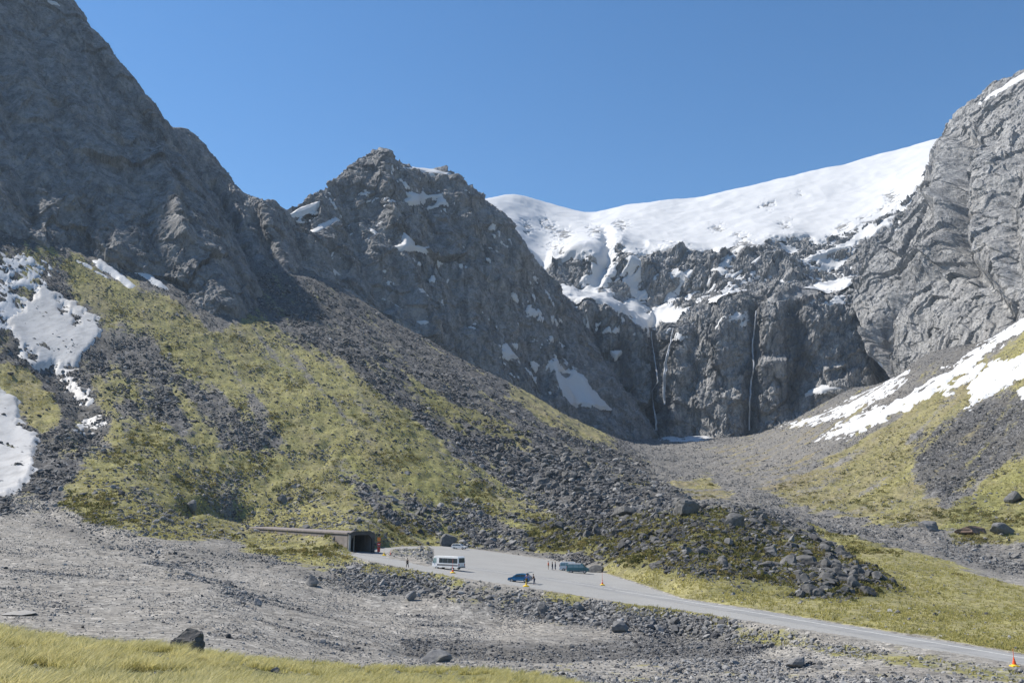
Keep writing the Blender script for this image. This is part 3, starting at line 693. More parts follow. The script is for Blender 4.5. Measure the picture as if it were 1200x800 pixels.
# old snow on the valley slopes
Glow = np.stack([gx, gy, gz_low - .1], -1); gnl = grid_normals(Glow); gnl *= np.sign(gnl[..., 2:])
PATCH['ground'] = dict(S=G, low=Glow, n=gnl, px=gpx, py=gpy)
for s in [
 sp('narrow strip of snow at the foot of the left wall, nearest the photo edge', [(87,304),(100,307),(115,317),(129,327),(112,319),(97,311)], rag=1.0, rise=1.0, thick=1.2, ymin=350),
       sp('long white snow strip below the left wall, middle of three in shade', [(106,303),(118,302),(140,320),(156,332),(164,341),(150,337),(130,322),(113,313)], rag=1.2, rise=1.0, thick=1.2, ymin=350),
       sp('wedge of snow below the left wall, tapering down to the right', [(153,311),(159,307),(180,324),(200,341),(185,337),(168,326),(155,319)], rag=1.2, rise=1.0, thick=1.2, ymin=350),
 sp('broad dirty snow tongue in the gully at the left edge', [(46,332),(60,338),(88,355),(114,373),(121,388),(108,404),(97,418),(88,430),(70,434),(60,424),(46,433),(30,424),(20,402),(10,388),(8,372),(28,366),(20,352),(42,352)], rag=4, ymin=300, mat=M_DIRTY, thick=.8, rise=.6, holes=[[(66,350),(80,362),(72,366)],[(84,368),(94,378),(88,378)],[(30,408),(40,418),(33,420)]]),
 sp('dirty snow bank cut off by the left edge, above the gravel', [(-90,440),(0,454),(18,464),(24,478),(20,492),(48,512),(40,530),(44,546),(36,562),(26,574),(8,584),(-90,590)], rag=3.5, ymin=180, mat=M_DIRTY, thick=.9, rise=.6),
 sp('thin broken snow strip running down the stony gully', [(70,432),(90,436),(100,450),(106,470),(98,474),(84,456),(74,444)], rag=9, ymin=250, mat=M_DIRTY, thick=.3, dust=4., least=-.25),
 sp('small snow remnant at the bottom of the stony gully', [(82,502),(98,494),(118,488),(126,494),(118,505),(98,507)], rag=7, ymin=230, mat=M_DIRTY, thick=.3, dust=4., least=-.25),
 sp('speckled snow high up at the left edge', [(-40,285),(10,292),(36,306),(52,330),(46,344),(26,326),(8,318),(-40,315)], rag=14, ymin=350, mat=M_DIRTY, thick=.2, dust=6., least=-.1),
 sp('snow at the foot of the left hand waterfalls', [(752,507),(775,506),(800,513),(818,506),(832,506),(834,515),(812,518),(785,517)], rag=2.5, ymin=600, thick=1.5),
 sp('curving snow edge along the foot of the headwall', [(904,499),(950,490),(985,478),(1015,460),(1040,446),(1062,434),(1062,446),(1030,470),(990,488),(945,499)], rag=6, ymin=600, thick=.6, dust=8., least=-.4),
 sp('longest snow streak on the right slope', [(956,516),(1000,489),(1060,466),(1108,436),(1150,405),(1192,374),(1240,350),(1240,360),(1196,388),(1152,420),(1112,448),(1082,470),(1036,492),(996,512),(980,518),(1004,502)], rag=6, ymin=330, thick=.9, rise=.7, dust=7., least=-.8),
 sp('short snow streak between the two large ones on the right slope', [(1100,462),(1130,440),(1152,424),(1154,430),(1138,446),(1112,462)], rag=6, ymin=330, thick=.8, rise=.7, dust=7., least=-.8),
 sp('wide snow patch near the right edge of the slope', [(1126,483),(1138,466),(1136,450),(1150,432),(1176,420),(1203,412),(1240,400),(1240,425),(1200,442),(1164,462)], rag=6, ymin=330, thick=.9, rise=.7, dust=7., least=-.8),
 sp('snow corner cut off by the right edge of the photo', [(1192,458),(1240,436),(1240,452),(1198,468)], rag=2, ymin=330, thick=1.2)]:
    snow_sheet('ground', s)
for pn, poly, sc, least, y0 in [('mountain_headwall', [(690,300),(800,296),(960,284),(1090,205),(1090,260),(1010,330),(880,352),(760,352),(690,340)], 26., .42, 1060),
                                ('mountain_headwall', [(640,352),(760,378),(790,380),(1030,340),(1030,365),(900,372),(790,396),(660,380)], 16., .5, 1000),
                                ('mountain_peak', [(345,250),(447,190),(545,215),(640,340),(700,430),(640,460),(500,380),(400,330)], 16., .95, 0),
                                ('ground', [(-60,270),(60,310),(60,345),(20,390),(-60,380)], 9., .25, 330)]:
    snow_sheet(pn, dict(name='snow_flecks', label='flecks', poly=poly, dust=sc, least=least - .12, ymin=y0, rag=4, thick=.5, rise=.5))
if FLECKS:
    VV, FF, o_ = [], [], 0
    for V_, F_ in FLECKS:
        if not len(F_): continue
        us, iv = np.unique(F_.ravel(), return_inverse=True); VV.append(V_[us]); FF.append(iv.reshape(-1, 4) + o_); o_ += len(us)
    tag(obj_np('snow_flecks', np.concatenate(VV), np.concatenate(FF), M_SNOW), kind='stuff')
# ------------------------------------------------------------------ stones
def ico(sub):
    b = bmesh.new(); bmesh.ops.create_icosphere(b, subdivisions=sub, radius=1)
    V = np.array([v.co[:] for v in b.verts]); F = np.array([[v.index for v in f.verts] for f in b.faces]); b.free()
    return V, F
ICO = {k: ico(k) for k in (1, 2, 3, 4)}
def rock_shape(seed, sub, cuts=9, squash=(1, .8, .62), rough=.05):
    rs = np.random.RandomState(seed); V, F = ICO[sub]; V = V.copy()
    for _ in range(cuts):
        d = rs.normal(size=3); d[2] *= .8; d /= np.linalg.norm(d); h = rs.uniform(.42, .82)
        t = V @ d; V -= np.where(t > h, t - h, 0)[:, None] * d
    V += rs.normal(size=V.shape) * min(rough, .05) * .5 * (1 if sub < 3 else .5)
    if sub > 1: V += ((noise(V * 2.2 + seed * 3.1) + .45 * noise(V * 5.5 + seed) + (.3 * ridged(V * 8. + seed, 3) if sub > 3 else 0)) * rough * 1.5)[:, None] * V
    V *= np.array(squash) * rs.uniform(.8, 1.2, 3)
    V[:, 2] -= V[:, 2].min() * .55
    return V, F
M_PALE = boulder_material('pale_slab_stone', (.34, .33, .31), (.48, .46, .43), (.38, .35, .30))
M_BOULDER_F = boulder_material('craggy_boulder_rock', (.06, .058, .056), (.17, .16, .15), (.26, .22, .17))
rng = np.random.RandomState(11)
# which ground can be seen: running maximum of the sight slope along every azimuth
slope = (gz - 14) / gy
seen = slope - np.maximum.accumulate(slope, 0)
inframe = (gpx > -130) & (gpx < 1330) & (gpy < 860) & (gpy > 230)
pxa = np.abs(np.gradient(gpx, axis=1) * np.gradient(gpy, axis=0))
def scatter(wgt, n):
    c = np.cumsum(wgt.ravel()); k = np.searchsorted(c, rng.uniform(0, c[-1], n))
    v, u = np.unravel_index(k, wgt.shape)
    fv = np.clip(v + rng.uniform(-.5, .5, n), 0, GV - 1.01); fu = np.clip(u + rng.uniform(-.5, .5, n), 0, GU - 1.01)
    a, l = ga[0] + fu * (ga[1] - ga[0]), gl[0] + fv * (gl[1] - gl[0])
    y = np.exp(l); x = a * y
    return x, y, bil(gz, fu, fv), v, u
cl_n = sstep(-.35, .5, fbm(G / 16., 3)) * .85 + .15
area = np.clip(pxa, 0, 25) * .8 + .25
vis_w = (seen > -.012) * inframe * (gy < 1050)
W1_ = rockd * cl_n * area * vis_w
NS = 150000
x, y, z, v, u = scatter(W1_, NS)
base = rocks[v, u] * np.where(rng.rand(NS) < .5, .34, .46)
s = base * rng.uniform(.02, 1, NS) ** (-1 / 2.5)
s = np.minimum(s, rocks[v, u] * 3.0)
s = np.maximum(s, 1.5 * y / FPX)
px_s = s * FPX / y
sky_ok = (poly_sd(x, y, road_poly) < -s * .6 - .3) | (isl[v, u] > .3)
x, y, z, v, u, s, px_s = [q[sky_ok] for q in (x, y, z, v, u, s, px_s)]
gp = project(np.stack([x, y, z], -1))
okv = (seen[v, u] > -.002) & (gp[0] > 4) & (gp[0] < 1196) & (gp[1] < 796)
order = np.argsort(np.where(okv, -px_s, 0))
# the regions boulders are told apart by
REG = [
 ('boulders in the bank below the tunnel mouth', [(290,640),(420,645),(505,668),(505,712),(400,705),(290,690)], 'angular grey boulder in the stony bank below the tunnel mouth and minibus'),
 ('boulders in the bank below the blue car', [(505,660),(640,686),(690,700),(690,740),(505,715)], 'angular grey boulder in the stony bank just below the blue car'),
 ('boulders in the bank below the bare road', [(690,695),(905,735),(905,760),(690,742)], 'angular grey boulder in the road bank right of the blue car'),
 ('boulders along the lower road verge', [(905,730),(1240,785),(1240,900),(620,900),(620,765),(905,758)], 'grey boulder on the rough ground below the lowest stretch of road'),
 ('stones on the gravel flat', [(-50,600),(120,630),(300,685),(500,710),(620,740),(620,800),(-50,800)], 'loose grey stone lying on the pale gravel flat'),
 ('boulders behind the car park', [(430,560),(560,560),(690,600),(690,660),(600,650),(430,642)], 'dark angular boulder on the grassy slope right behind the car park'),
 ('boulders of the dark scree', [(280,320),(400,345),(520,405),(640,468),(690,500),(690,600),(560,560),(480,500),(330,400)], 'dark boulder in the broad scree fan below the central peak'),
 ('boulders at the foot of the scree', [(690,490),(780,530),(850,590),(800,612),(690,612)], 'dark boulder at the foot of the scree, before the waterfalls'),
 ('boulders of the shrubby mound', [(640,600),(880,590),(960,636),(960,710),(740,680),(640,655)], 'dark boulder among the low shrubs on the hummock behind the road'),
 ('boulders at the end of the shrubby mound', [(960,630),(1090,680),(1090,712),(960,712)], 'dark boulder in the rock pile at the right end of the hummock'),
 ('stones of the stream bed', [(740,515),(890,575),(1090,618),(1240,645),(1240,690),(1090,655),(930,604),(820,592)], 'grey stone in the stony stream bed below the right slope'),
 ('boulders of the meadow', [(1000,630),(1240,690),(1240,790),(800,706),(960,712),(1090,712)], 'lone grey boulder in the yellow meadow above the road'),
 ('boulders of the right slope', [(850,520),(1240,360),(1240,650),(1080,618),(880,580)], 'grey boulder on the grass and scree of the right slope'),
 ('boulders of the left gully', [(-50,260),(100,320),(125,490),(60,610),(-50,610)], 'grey boulder among the dirty snow in the left hand gully'),
 ('boulders of the left grass slope', [(100,310),(300,380),(480,500),(430,650),(180,645),(60,610)], 'grey boulder on the grass slope above the tunnel gallery')]
ROCKS = [mesh_np('boulder', *rock_shape(100 + k, 3, 11, (1, .8, .66), .05), M_BOULDER, False) for k in range(14)]
ROCKS_D = []
for me_ in ROCKS:
    c_ = me_.copy(); c_.materials.clear(); c_.materials.append(M_BOULDER_D); ROCKS_D.append(c_)
def boulder(me, x, y, s, rz, label, group=None, sc=(1, 1, 1), sink=.12, mat=None, name='boulder'):
    o = bpy.data.objects.new(name, me)
    o.location = (x, y, float(gz_at(x, y)) - sink * s); o.rotation_euler = (rng.uniform(-.15, .15), rng.uniform(-.15, .15), rz)
    o.scale = (s * sc[0], s * sc[1], s * sc[2])
    link(o); tag(o, label, 'boulder', group)
    return o
single = np.zeros(len(x), bool); cnt = 0
SPECIAL_PX = []
def special(px, py, Y, wpx, hpx, label, seed, squash=None, mat=M_BOULDER, rz=0., cuts=12, name='boulder', flat=1., rough=.045, sub=3):
    """A boulder of its own: stands where its foot meets the ground, real width and height from its distance."""
    a, b = ray(px, py)
    if Y is None:                                                      # first ground the sight line meets
        j = int(np.clip((a - ga[0]) / (ga[1] - ga[0]), 0, GU - 1)); col = slope[:, j]
        k = np.argmax((col >= b) & (gy[:, j] > 30)); Y = float(gy[k, j])
    V, F = rock_shape(seed, sub, cuts, (1, .8, .8), rough)
    V = V - (V.max(0) + V.min(0)) / 2
    c, sn = math.cos(rz), math.sin(rz); V = V @ np.array([[c, sn, 0], [-sn, c, 0], [0, 0, 1]])
    V /= (V.max(0) - V.min(0)); w = wpx * Y / FPX; h = hpx * Y / FPX
    V *= np.array((w, w * .75 * flat, h * 1.3)); V[:, 2] -= V[:, 2].min() + h * .3
    o = obj_np(name, V, F, mat, False); Y2 = Y + w * .3
    o.location = (a * Y, Y2, float(gz_at(a * Y, Y2)))
    tag(o, label, 'boulder'); SPECIAL_PX.append((px, py - hpx / 2, max(wpx, hpx) * .7)); return o
special(213, 768, 37, 43, 27, 'dark craggy boulder standing in the tussock grass at the front', 3, rz=.4, cuts=6, mat=M_BOULDER_F, rough=.1, sub=4)
special(524, 643, 273, 20, 14, 'large angular grey block beside the silver white estate car', 5, rz=.5, cuts=7)
special(699, 668, 204, 19, 9, 'dark lone boulder just right of the green van', 8, mat=M_BOULDER_D)
special(1142, 626, None, 34, 10, 'long rust brown slab beside the stream near the right edge', 12, mat=M_BROWN)
special(1092, 622, None, 22, 11, 'grey boulder left of the rust brown slab', 14)
special(1178, 628, None, 26, 12, 'grey flat boulder right of the rust brown slab', 16)
special(1192, 590, None, 22, 13, 'grey boulder on the green grass at the right edge', 18)
special(806, 628, 240, 34, 20, 'biggest dark boulder on the crest of the hummock', 63, rz=.9, cuts=14, mat=M_BOULDER_D, rough=.09)
special(863, 645, 222, 27, 18, 'dark round backed boulder right of the biggest one on the hummock', 24, cuts=9, mat=M_BOULDER_D)
special(732, 604, None, 30, 12, 'long dark boulder at the back edge of the hummock', 27, mat=M_BOULDER_D)
special(511, 776, None, 34, 13, 'long grey flat backed stone low on the gravel terrace', 30)
special(727, 741, None, 19, 12, 'dark square block above the gravel terrace', 33)
special(481, 705, None, 13, 11, 'dark block at the foot of the bank, below the minibus', 36)
special(365, 687, None, 16, 13, 'pointed dark rock on the edge of the gravel below the tunnel', 39)
special(301, 709, None, 10, 8, 'small dark boulder alone on the gravel flat', 42)
special(636, 721, None, 12, 12, 'upright grey block in the bank below the blue car', 45)
special(678, 716, None, 13, 9, 'dark wedge shaped rock in the bank right of the blue car', 48)
special(935, 783, None, 24, 12, 'broad grey boulder below the lower road verge', 51)
special(18, 720, None, 40, 3, 'pale flat rock slab lying in the gravel at the left edge', 54, mat=M_PALE, flat=2.2)
special(330, 561 + 30, None, 12, 9, 'boulder beside the dark hollow in the grass slope', 57)
special(222, 601, None, 16, 13, 'boulder at the left end of the dark hollow in the grass', 60)
for i in order:
    if cnt >= 272: break
    if not okv[i]: break
    p0, p1 = gp[0][i], gp[1][i]
    if any((p0 - a_) ** 2 + (p1 - b_) ** 2 < (c_ + px_s[i] * .5) ** 2 for a_, b_, c_ in SPECIAL_PX): s[i] *= .3; continue
    for grp, poly, lab in REG:
        if poly_sd(np.array([p0]), np.array([p1]), poly)[0] > 0: break
    else: continue
    single[i] = True; cnt += 1
    boulder((ROCKS_D if lab.startswith('dark') or 'rock pile' in lab else ROCKS)[rng.randint(14)], x[i], y[i], s[i] * .62, rng.uniform(0, 6.28), lab, grp, tuple(rng.uniform(.75, 1.25, 3) * (1, 1, .95)))
# all other stones: one spread of rubble
T1 = [rock_shape(200 + k, 1, 5, rough=.12) for k in range(16)]
T2 = [rock_shape(300 + k, 2, 8, rough=.06) for k in range(16)]
def spread(name, idx, T, tone_of):
    VV, FF, TT = [], [], []; n0 = 0
    which = rng.randint(len(T), size=len(idx))
    for k in range(len(T)):
        ii = idx[which == k]
        if not len(ii): continue
        V, F = T[k]; m = len(ii)
        rz = rng.uniform(0, 6.28, m); tilt = rng.uniform(-.35, .35, (m, 2))
        sc = s[ii][:, None] * .6 * rng.uniform(.75, 1.25, (m, 3))
        q = V[None] * sc[:, None]
        q = np.stack([q[..., 0], q[..., 1] - tilt[:, :1] * q[..., 2], q[..., 2] + tilt[:, :1] * q[..., 1] + tilt[:, 1:] * q[..., 0]], -1)
        cz, sz = np.cos(rz)[:, None], np.sin(rz)[:, None]
        q = np.stack([q[..., 0] * cz - q[..., 1] * sz, q[..., 0] * sz + q[..., 1] * cz, q[..., 2]], -1)
        q += np.stack([x[ii], y[ii], z[ii] - .12 * s[ii]], -1)[:, None]
        VV.append(q.reshape(-1, 3)); FF.append((F[None] + (np.arange(m) * len(V))[:, None, None] + n0).reshape(-1, 3)); n0 += m * len(V)
        TT.append(np.repeat(tone_of(ii), len(V)))
    o = obj_np(name, np.concatenate(VV), np.concatenate(FF), M_RUBBLE, False, dict(tone=np.concatenate(TT)))
    return tag(o, kind='stuff')
def tone(ii): return np.clip(.58 - .36 * scree[v[ii], u[ii]] - .26 * heath[v[ii], u[ii]] + rng.normal(0, .27, len(ii)), 0, 1)  # stones on scree and heath toned darker, standing in for shaded sides
rest = np.where(~single)[0]
spread('rubble', rest[px_s[rest] > 5], T2, tone)
spread('gravel_stones', rest[px_s[rest] <= 5], T1, tone)
print('stones', len(x), 'single', cnt, 'px', np.percentile(px_s, [5, 50, 90, 99]), 'smallest single', px_s[single].min() if cnt else None)
# ------------------------------------------------------------------ grass
def grass_material(name, a, b, c3):
    k = NT(name, .8)
    c = k.mix(k.attr('tone'), a, b); c = k.mix(k.attr('tip'), c, c3); k.color(c)
    k.b.inputs['Specular IOR Level'].default_value = .1
    tr = k.n('ShaderNodeBsdfTranslucent'); k.l(c, tr.inputs[0]); mx = k.n('ShaderNodeMixShader'); mx.inputs[0].default_value = .48
    k.l(k.b.outputs[0], mx.inputs[1]); k.l(tr.outputs[0], mx.inputs[2]); k.l(mx.outputs[0], k.t.nodes['Material Output'].inputs[0])
    return k.m
M_TUSSOCK = grass_material('dry_tussock_grass', (.30, .285, .075), (.62, .55, .21), (.86, .78, .50))
M_TUFT = grass_material('slope_grass', (.135, .132, .04), (.46, .415, .145), (.56, .50, .22))
M_HEATH = grass_material('heath_leaves', (.04, .055, .016), (.16, .155, .05), (.22, .18, .07))
def blades(name, x, y, z, nb, H, wdt, mat, spread_r=.14, lean=(.35, -.12), tones=None):
    n = len(x); m = n * nb
    rep = lambda q: np.repeat(q, nb)
    h = rep(H * rng.uniform(.7, 1.25, n)) * rng.uniform(.6, 1.1, m)
    an = rng.uniform(0, 6.28, m); rr = np.sqrt(rng.rand(m)) * spread_r * rep(np.asarray(H * np.ones(n)))
    bx, by, bz = rep(x) + np.cos(an) * rr, rep(y) + np.sin(an) * rr, rep(z) - .05
    out = rng.uniform(.2, .75, m)
    dx = np.cos(an) * out + lean[0] + rng.normal(0, .14, m); dy = np.sin(an) * out + lean[1] + rng.normal(0, .14, m)
    sa = rng.uniform(0, 3.14, m); sx, sy = np.cos(sa) * wdt * .5, np.sin(sa) * .5 * wdt * .4
    lv = []
    for t, w_ in ((0, 1.), (.5, .8), (1., .12)):
        cx, cy, cz = bx + dx * h * t ** 1.7 * .8, by + dy * h * t ** 1.7 * .8, bz + h * (t - .28 * t * t)
        lv += [np.stack([cx - sx * w_, cy - sy * w_, cz], -1), np.stack([cx + sx * w_, cy + sy * w_, cz], -1)]
    V = np.stack(lv, 1).reshape(-1, 3)
    o6 = (np.arange(m) * 6)[:, None, None]
    F = (np.array([[0, 1, 3, 2], [2, 3, 5, 4]])[None] + o6).reshape(-1, 4)
    tn = rep(np.clip(rng.normal(.5, .25, n), 0, 1)) if tones is None else rep(tones)
    tn = np.clip(tn + rng.normal(0, .12, m), 0, 1)
    tip = np.tile(np.array((0, 0, .25, .25, .8, .8)), m) * np.repeat(rng.uniform(.2, 1, m), 6)
    return tag(obj_np(name, V, F, mat, True, dict(tone=np.repeat(tn, 6), tip=tip)), kind='stuff')
wk = (gy > 9) & (gy < 62) & (np.abs(gpx - 600) < 800)
wk = wk * np.clip(pxa, .05, 30) * 1.0 * (gpy < 900) * sstep(-.1, .3, fbm(G / 1.7, 2)) * (gy > 14)
tx, ty, tz, tv, tu = scatter(wk, 9000)
keep = np.hypot(tx - (-13.9), ty - 37.3) > .95
blades('tussock_grass', tx[keep], ty[keep], tz[keep], 40, .55, .024, M_TUSSOCK, .2, tones=np.clip(.5 + .35 * fbm(np.stack([tx, ty, tz], -1)[keep] / 3., 2) + rng.normal(0, .15, keep.sum()), 0, 1))
wg = sstep(.45, .8, grass) * (gy > 60) * (gy < 560) * vis_w * area * (.25 + cl_n) * (poly_sd(gx, gy, road_poly) < -.35)
tx, ty, tz, tv, tu = scatter(wg, 42000)
hh = np.clip(rng.lognormal(-.75, .35, len(tx)), .2, 1.0) * (.55 + ty / 420)
grn = green[tv, tu]
blades('slope_tussocks', tx, ty, tz, 7, hh, .10, M_TUFT, .5, (.2, 0), tones=np.clip(.75 - .45 * grn + rng.normal(0, .25, len(tx)), 0, 1))
# low shrubs of the hummock: clumps of many small leaves
wh = sstep(.3, .7, heath) * (gy > 130) * (gy < 420) * vis_w * area * (poly_sd(gx, gy, road_poly) < -2)
hx, hy, hz, hv, hu = scatter(wh, 2600)
wh2 = sstep(.35, .7, grass) * (gy > 190) * (gy < 520) * vis_w * area * sstep(.0, .6, fbm(G / 24. + 30, 3)) * (poly_sd(gx, gy, road_poly) < -3)
kx = scatter(wh2, 5000); hx, hy, hz, hv, hu = [np.concatenate(q) for q in zip((hx, hy, hz, hv, hu), kx)]
nl = 26; m = len(hx) * nl
R_ = np.repeat(np.clip(rng.lognormal(-.3, .4, len(hx)), .35, 1.8), nl)
d = rng.normal(size=(m, 3)); d /= np.linalg.norm(d, axis=1)[:, None]; d[:, 2] = np.abs(d[:, 2]) * .62
c = np.stack([np.repeat(hx, nl), np.repeat(hy, nl), np.repeat(hz, nl)], -1) + d * (R_ * rng.uniform(.55, 1, m))[:, None]
e1 = rng.normal(size=(m, 3)); e1 /= np.linalg.norm(e1, axis=1)[:, None]; e2 = np.cross(e1, d + .3 * rng.normal(size=(m, 3)))
ls = (R_ * rng.uniform(.14, .28, m))[:, None]
V = np.stack([c - e1 * ls, c + e2 * ls * .7, c + e1 * ls, c - e2 * ls * .7], 1).reshape(-1, 3)
tn = np.repeat(np.repeat(rng.rand(len(hx)), nl) * .7 + rng.rand(m) * .3, 4); tp = np.repeat(np.repeat(rng.rand(len(hx)) ** 2, nl), 4)
tag(obj_np('shrubbery', V, np.arange(m * 4).reshape(-1, 4), M_HEATH, False, dict(tone=tn, tip=tp)), kind='stuff')
# ------------------------------------------------------------------ road and car park
def road_material():
    k = NT('road_surface', .9)
    f = k.noise(3., 5, .7); g = k.noise(.12, 5, .6)
    c = k.mix(k.ramp(f, [(.3, 0), (.7, 1)]), (.23, .228, .22), (.335, .33, .315))
    c = k.mix(k.math('MULTIPLY', k.ramp(g, [(.4, 0), (.65, 1)]), .35), c, (.215, .21, .20))
    k.color(c); k.bump(k.noise(9., 4), .02, .5); return k.m
M_ROAD = road_material()
def asphalt_material():
    k = NT('worn_asphalt', .85)
    f = k.noise(.5, 5, .65, k.mapped((.25, 1, 1), (0, 0, .35))); g = k.noise(6., 4)
    c = k.mix(k.ramp(f, [(.35, 0), (.65, 1)]), (.215, .215, .212), (.285, .282, .275))
    c = k.mix(k.math('MULTIPLY', k.ramp(g, [(.45, 0), (.7, 1)]), .3), c, (.2, .2, .2))
    k.color(c); k.bump(g, .015, .4); return k.m
M_ASPH = asphalt_material()
M_LINE = paint('road_line_paint', (.52, .52, .49), .8, 0, .2, 2.)
def resample(pts, n):
    pts = np.asarray(pts, float); d = np.r_[0, np.cumsum(np.linalg.norm(np.diff(pts[:, :2], axis=0), axis=1))]
    t = np.linspace(0, d[-1], n); return np.stack([np.interp(t, d, pts[:, k]) for k in range(pts.shape[1])], -1)
def sheet(name, A, B, lift, mat, nv=14, kind='structure'):
    A, B = A[:, :2], B[:, :2]; t = np.linspace(0, 1, nv)[:, None, None]
    q = A[None] * (1 - t) + B[None] * t
    V = np.concatenate([q, (road_z(q[..., 0]) + lift)[..., None]], -1)
    F = grid_faces(*V.shape[:2]).reshape(-1, 4)
    return tag(obj_np(name, V, F[:, ::-1] if np.cross(*(V[0, 1, :2] - V[0, 0, :2], V[1, 0, :2] - V[0, 0, :2])) > 0 else F, mat, True), kind=kind)
nw, fw = resample(near_w, 260), resample(far_w, 260)
sheet('car_park_gravel', nw, fw, 0., M_ROAD)
mid_line = on_road(*np.array([(418,648),(470,655),(520,660.5),(560,666.5),(640,677.5),(700,687),(800,703.5),(900,720),(1000,737),(1100,753.5),(1200,770.5),(1330,793)], float).T)
ml = resample(mid_line, 300)
tg = np.gradient(ml[:, :2], axis=0); tg /= np.linalg.norm(tg, axis=1)[:, None]; nr = np.stack([-tg[:, 1], tg[:, 0]], -1)
if nr[150, 1] < 0: nr = -nr
off = lambda k: np.concatenate([ml[:, :2] + nr * k, ml[:, 2:]], 1)
sheet('road', off(-2.7), off(3.1), .012, M_ASPH, 6)
sheet('road_centre_line', off(-.12), off(.12), .018, M_LINE, 2)
sheet('road_edge_line', off(2.75), off(2.86), .018, M_LINE, 2)
# ------------------------------------------------------------------ waterfalls: ropes of white water that follow the cliff
def water_material():
    k = NT('falling_water', .5); f = k.noise(.35, 5, .6, k.mapped((1, 1, .12)))
    k.color(k.mix(k.ramp(f, [(.3, 0), (.7, 1)]), (.2, .215, .24), (.5, .52, .55))); return k.m
M_WATER = water_material()
def waterfall(pts, widths, label):
    d = PATCH['mountain_headwall']; pts = np.array(pts, float)
    n = 90; t = np.linspace(0, len(pts) - 1, n); i = np.minimum(t.astype(int), len(pts) - 2); f = (t - i)[:, None]
    q = pts[i] * (1 - f) + pts[i + 1] * f
    w = .72 * np.interp(t, np.arange(len(widths)), widths)
    cut = (np.abs(d['px'] - q[:, 0].mean()) < 40) & (d['py'] > 330) & (d['py'] < 530)
    S, X, Yp = d['S'][cut], d['px'][cut], d['py'][cut]
    dep = []
    for a, b in q:
        m = (np.abs(X - a) < 4.2) & (np.abs(Yp - b) < 4.2); dep.append(S[m, 1].min() if m.any() else np.nan)
    dep = np.array(dep); ok = ~np.isnan(dep); dep = np.interp(np.arange(n), np.arange(n)[ok], dep[ok])
    dep = np.convolve(np.pad(dep, 3, 'edge'), np.ones(7) / 7, 'valid') - 1.8
    c = P(q[:, 0], q[:, 1], dep)
    c[:, 0] += noise(np.stack([c[:, 2] / 9, c[:, 2] * 0, c[:, 0] * 0 + 3.3 * len(label)], -1)) * .7
    VV_, FF_ = [], []
    c_all, w_all = c, w
    for sk in range(3):
      c = c_all.copy(); ft = np.linspace(0, 1, n)
      c[:, 0] += (sk - 1) * (.25 + .55 * ft) * w_all * .5 + noise(np.stack([c[:, 2] / 11, 0 * ft + sk * 7.7, 0 * ft], -1)) * w_all * .35; c[:, 1] += .25 * (sk % 2)
      w = w_all * .62
      w = w * np.clip(1 + .6 * noise(np.stack([c[:, 2] / 6, c[:, 2] * 0 + 5 + sk, c[:, 2] * 0 + len(label)], -1)), .22, 2)
      an = np.linspace(0, 2 * math.pi, 9)[:-1]
      V = c[:, None] + np.stack([np.cos(an)[None] * w[:, None] * .5, np.sin(an)[None] * np.minimum(w, 1.5)[:, None] * .5, 0 * an[None] + 0 * w[:, None]], -1)
      i = np.arange(n * 8).reshape(n, 8) + sk * n * 8
      FF_.append(np.stack([i[:-1], np.roll(i, -1, 1)[:-1], np.roll(i, -1, 1)[1:], i[1:]], -1).reshape(-1, 4)); VV_.append(V.reshape(-1, 3))
    V, F = np.concatenate(VV_), np.concatenate(FF_)
    tag(obj_np('waterfall', V, F, M_WATER), label, 'waterfall')
waterfall([(763,388),(764,400),(768,425),(771,447),(764,458),(766,475),(769,495),(769,504)], [2.2,2,1.6,2.2,1.4,1.6,2,2.6], 'leftmost of the three waterfalls, kinked halfway down in the dark cleft')
waterfall([(789,384),(786,400),(781,420),(779,440),(778,462),(779,474)], [2,2.6,3.6,4.6,3.6,1.6], 'broad pale waterfall on the rock rib right of the dark cleft')
waterfall([(886,364),(885,380),(881.5,405),(883.5,430),(880,448),(878.5,475),(878,504)], [1.6,2.4,2.2,1.5,2.2,1.6,1.2], 'thin straight waterfall dropping from the right hand cliff edge')

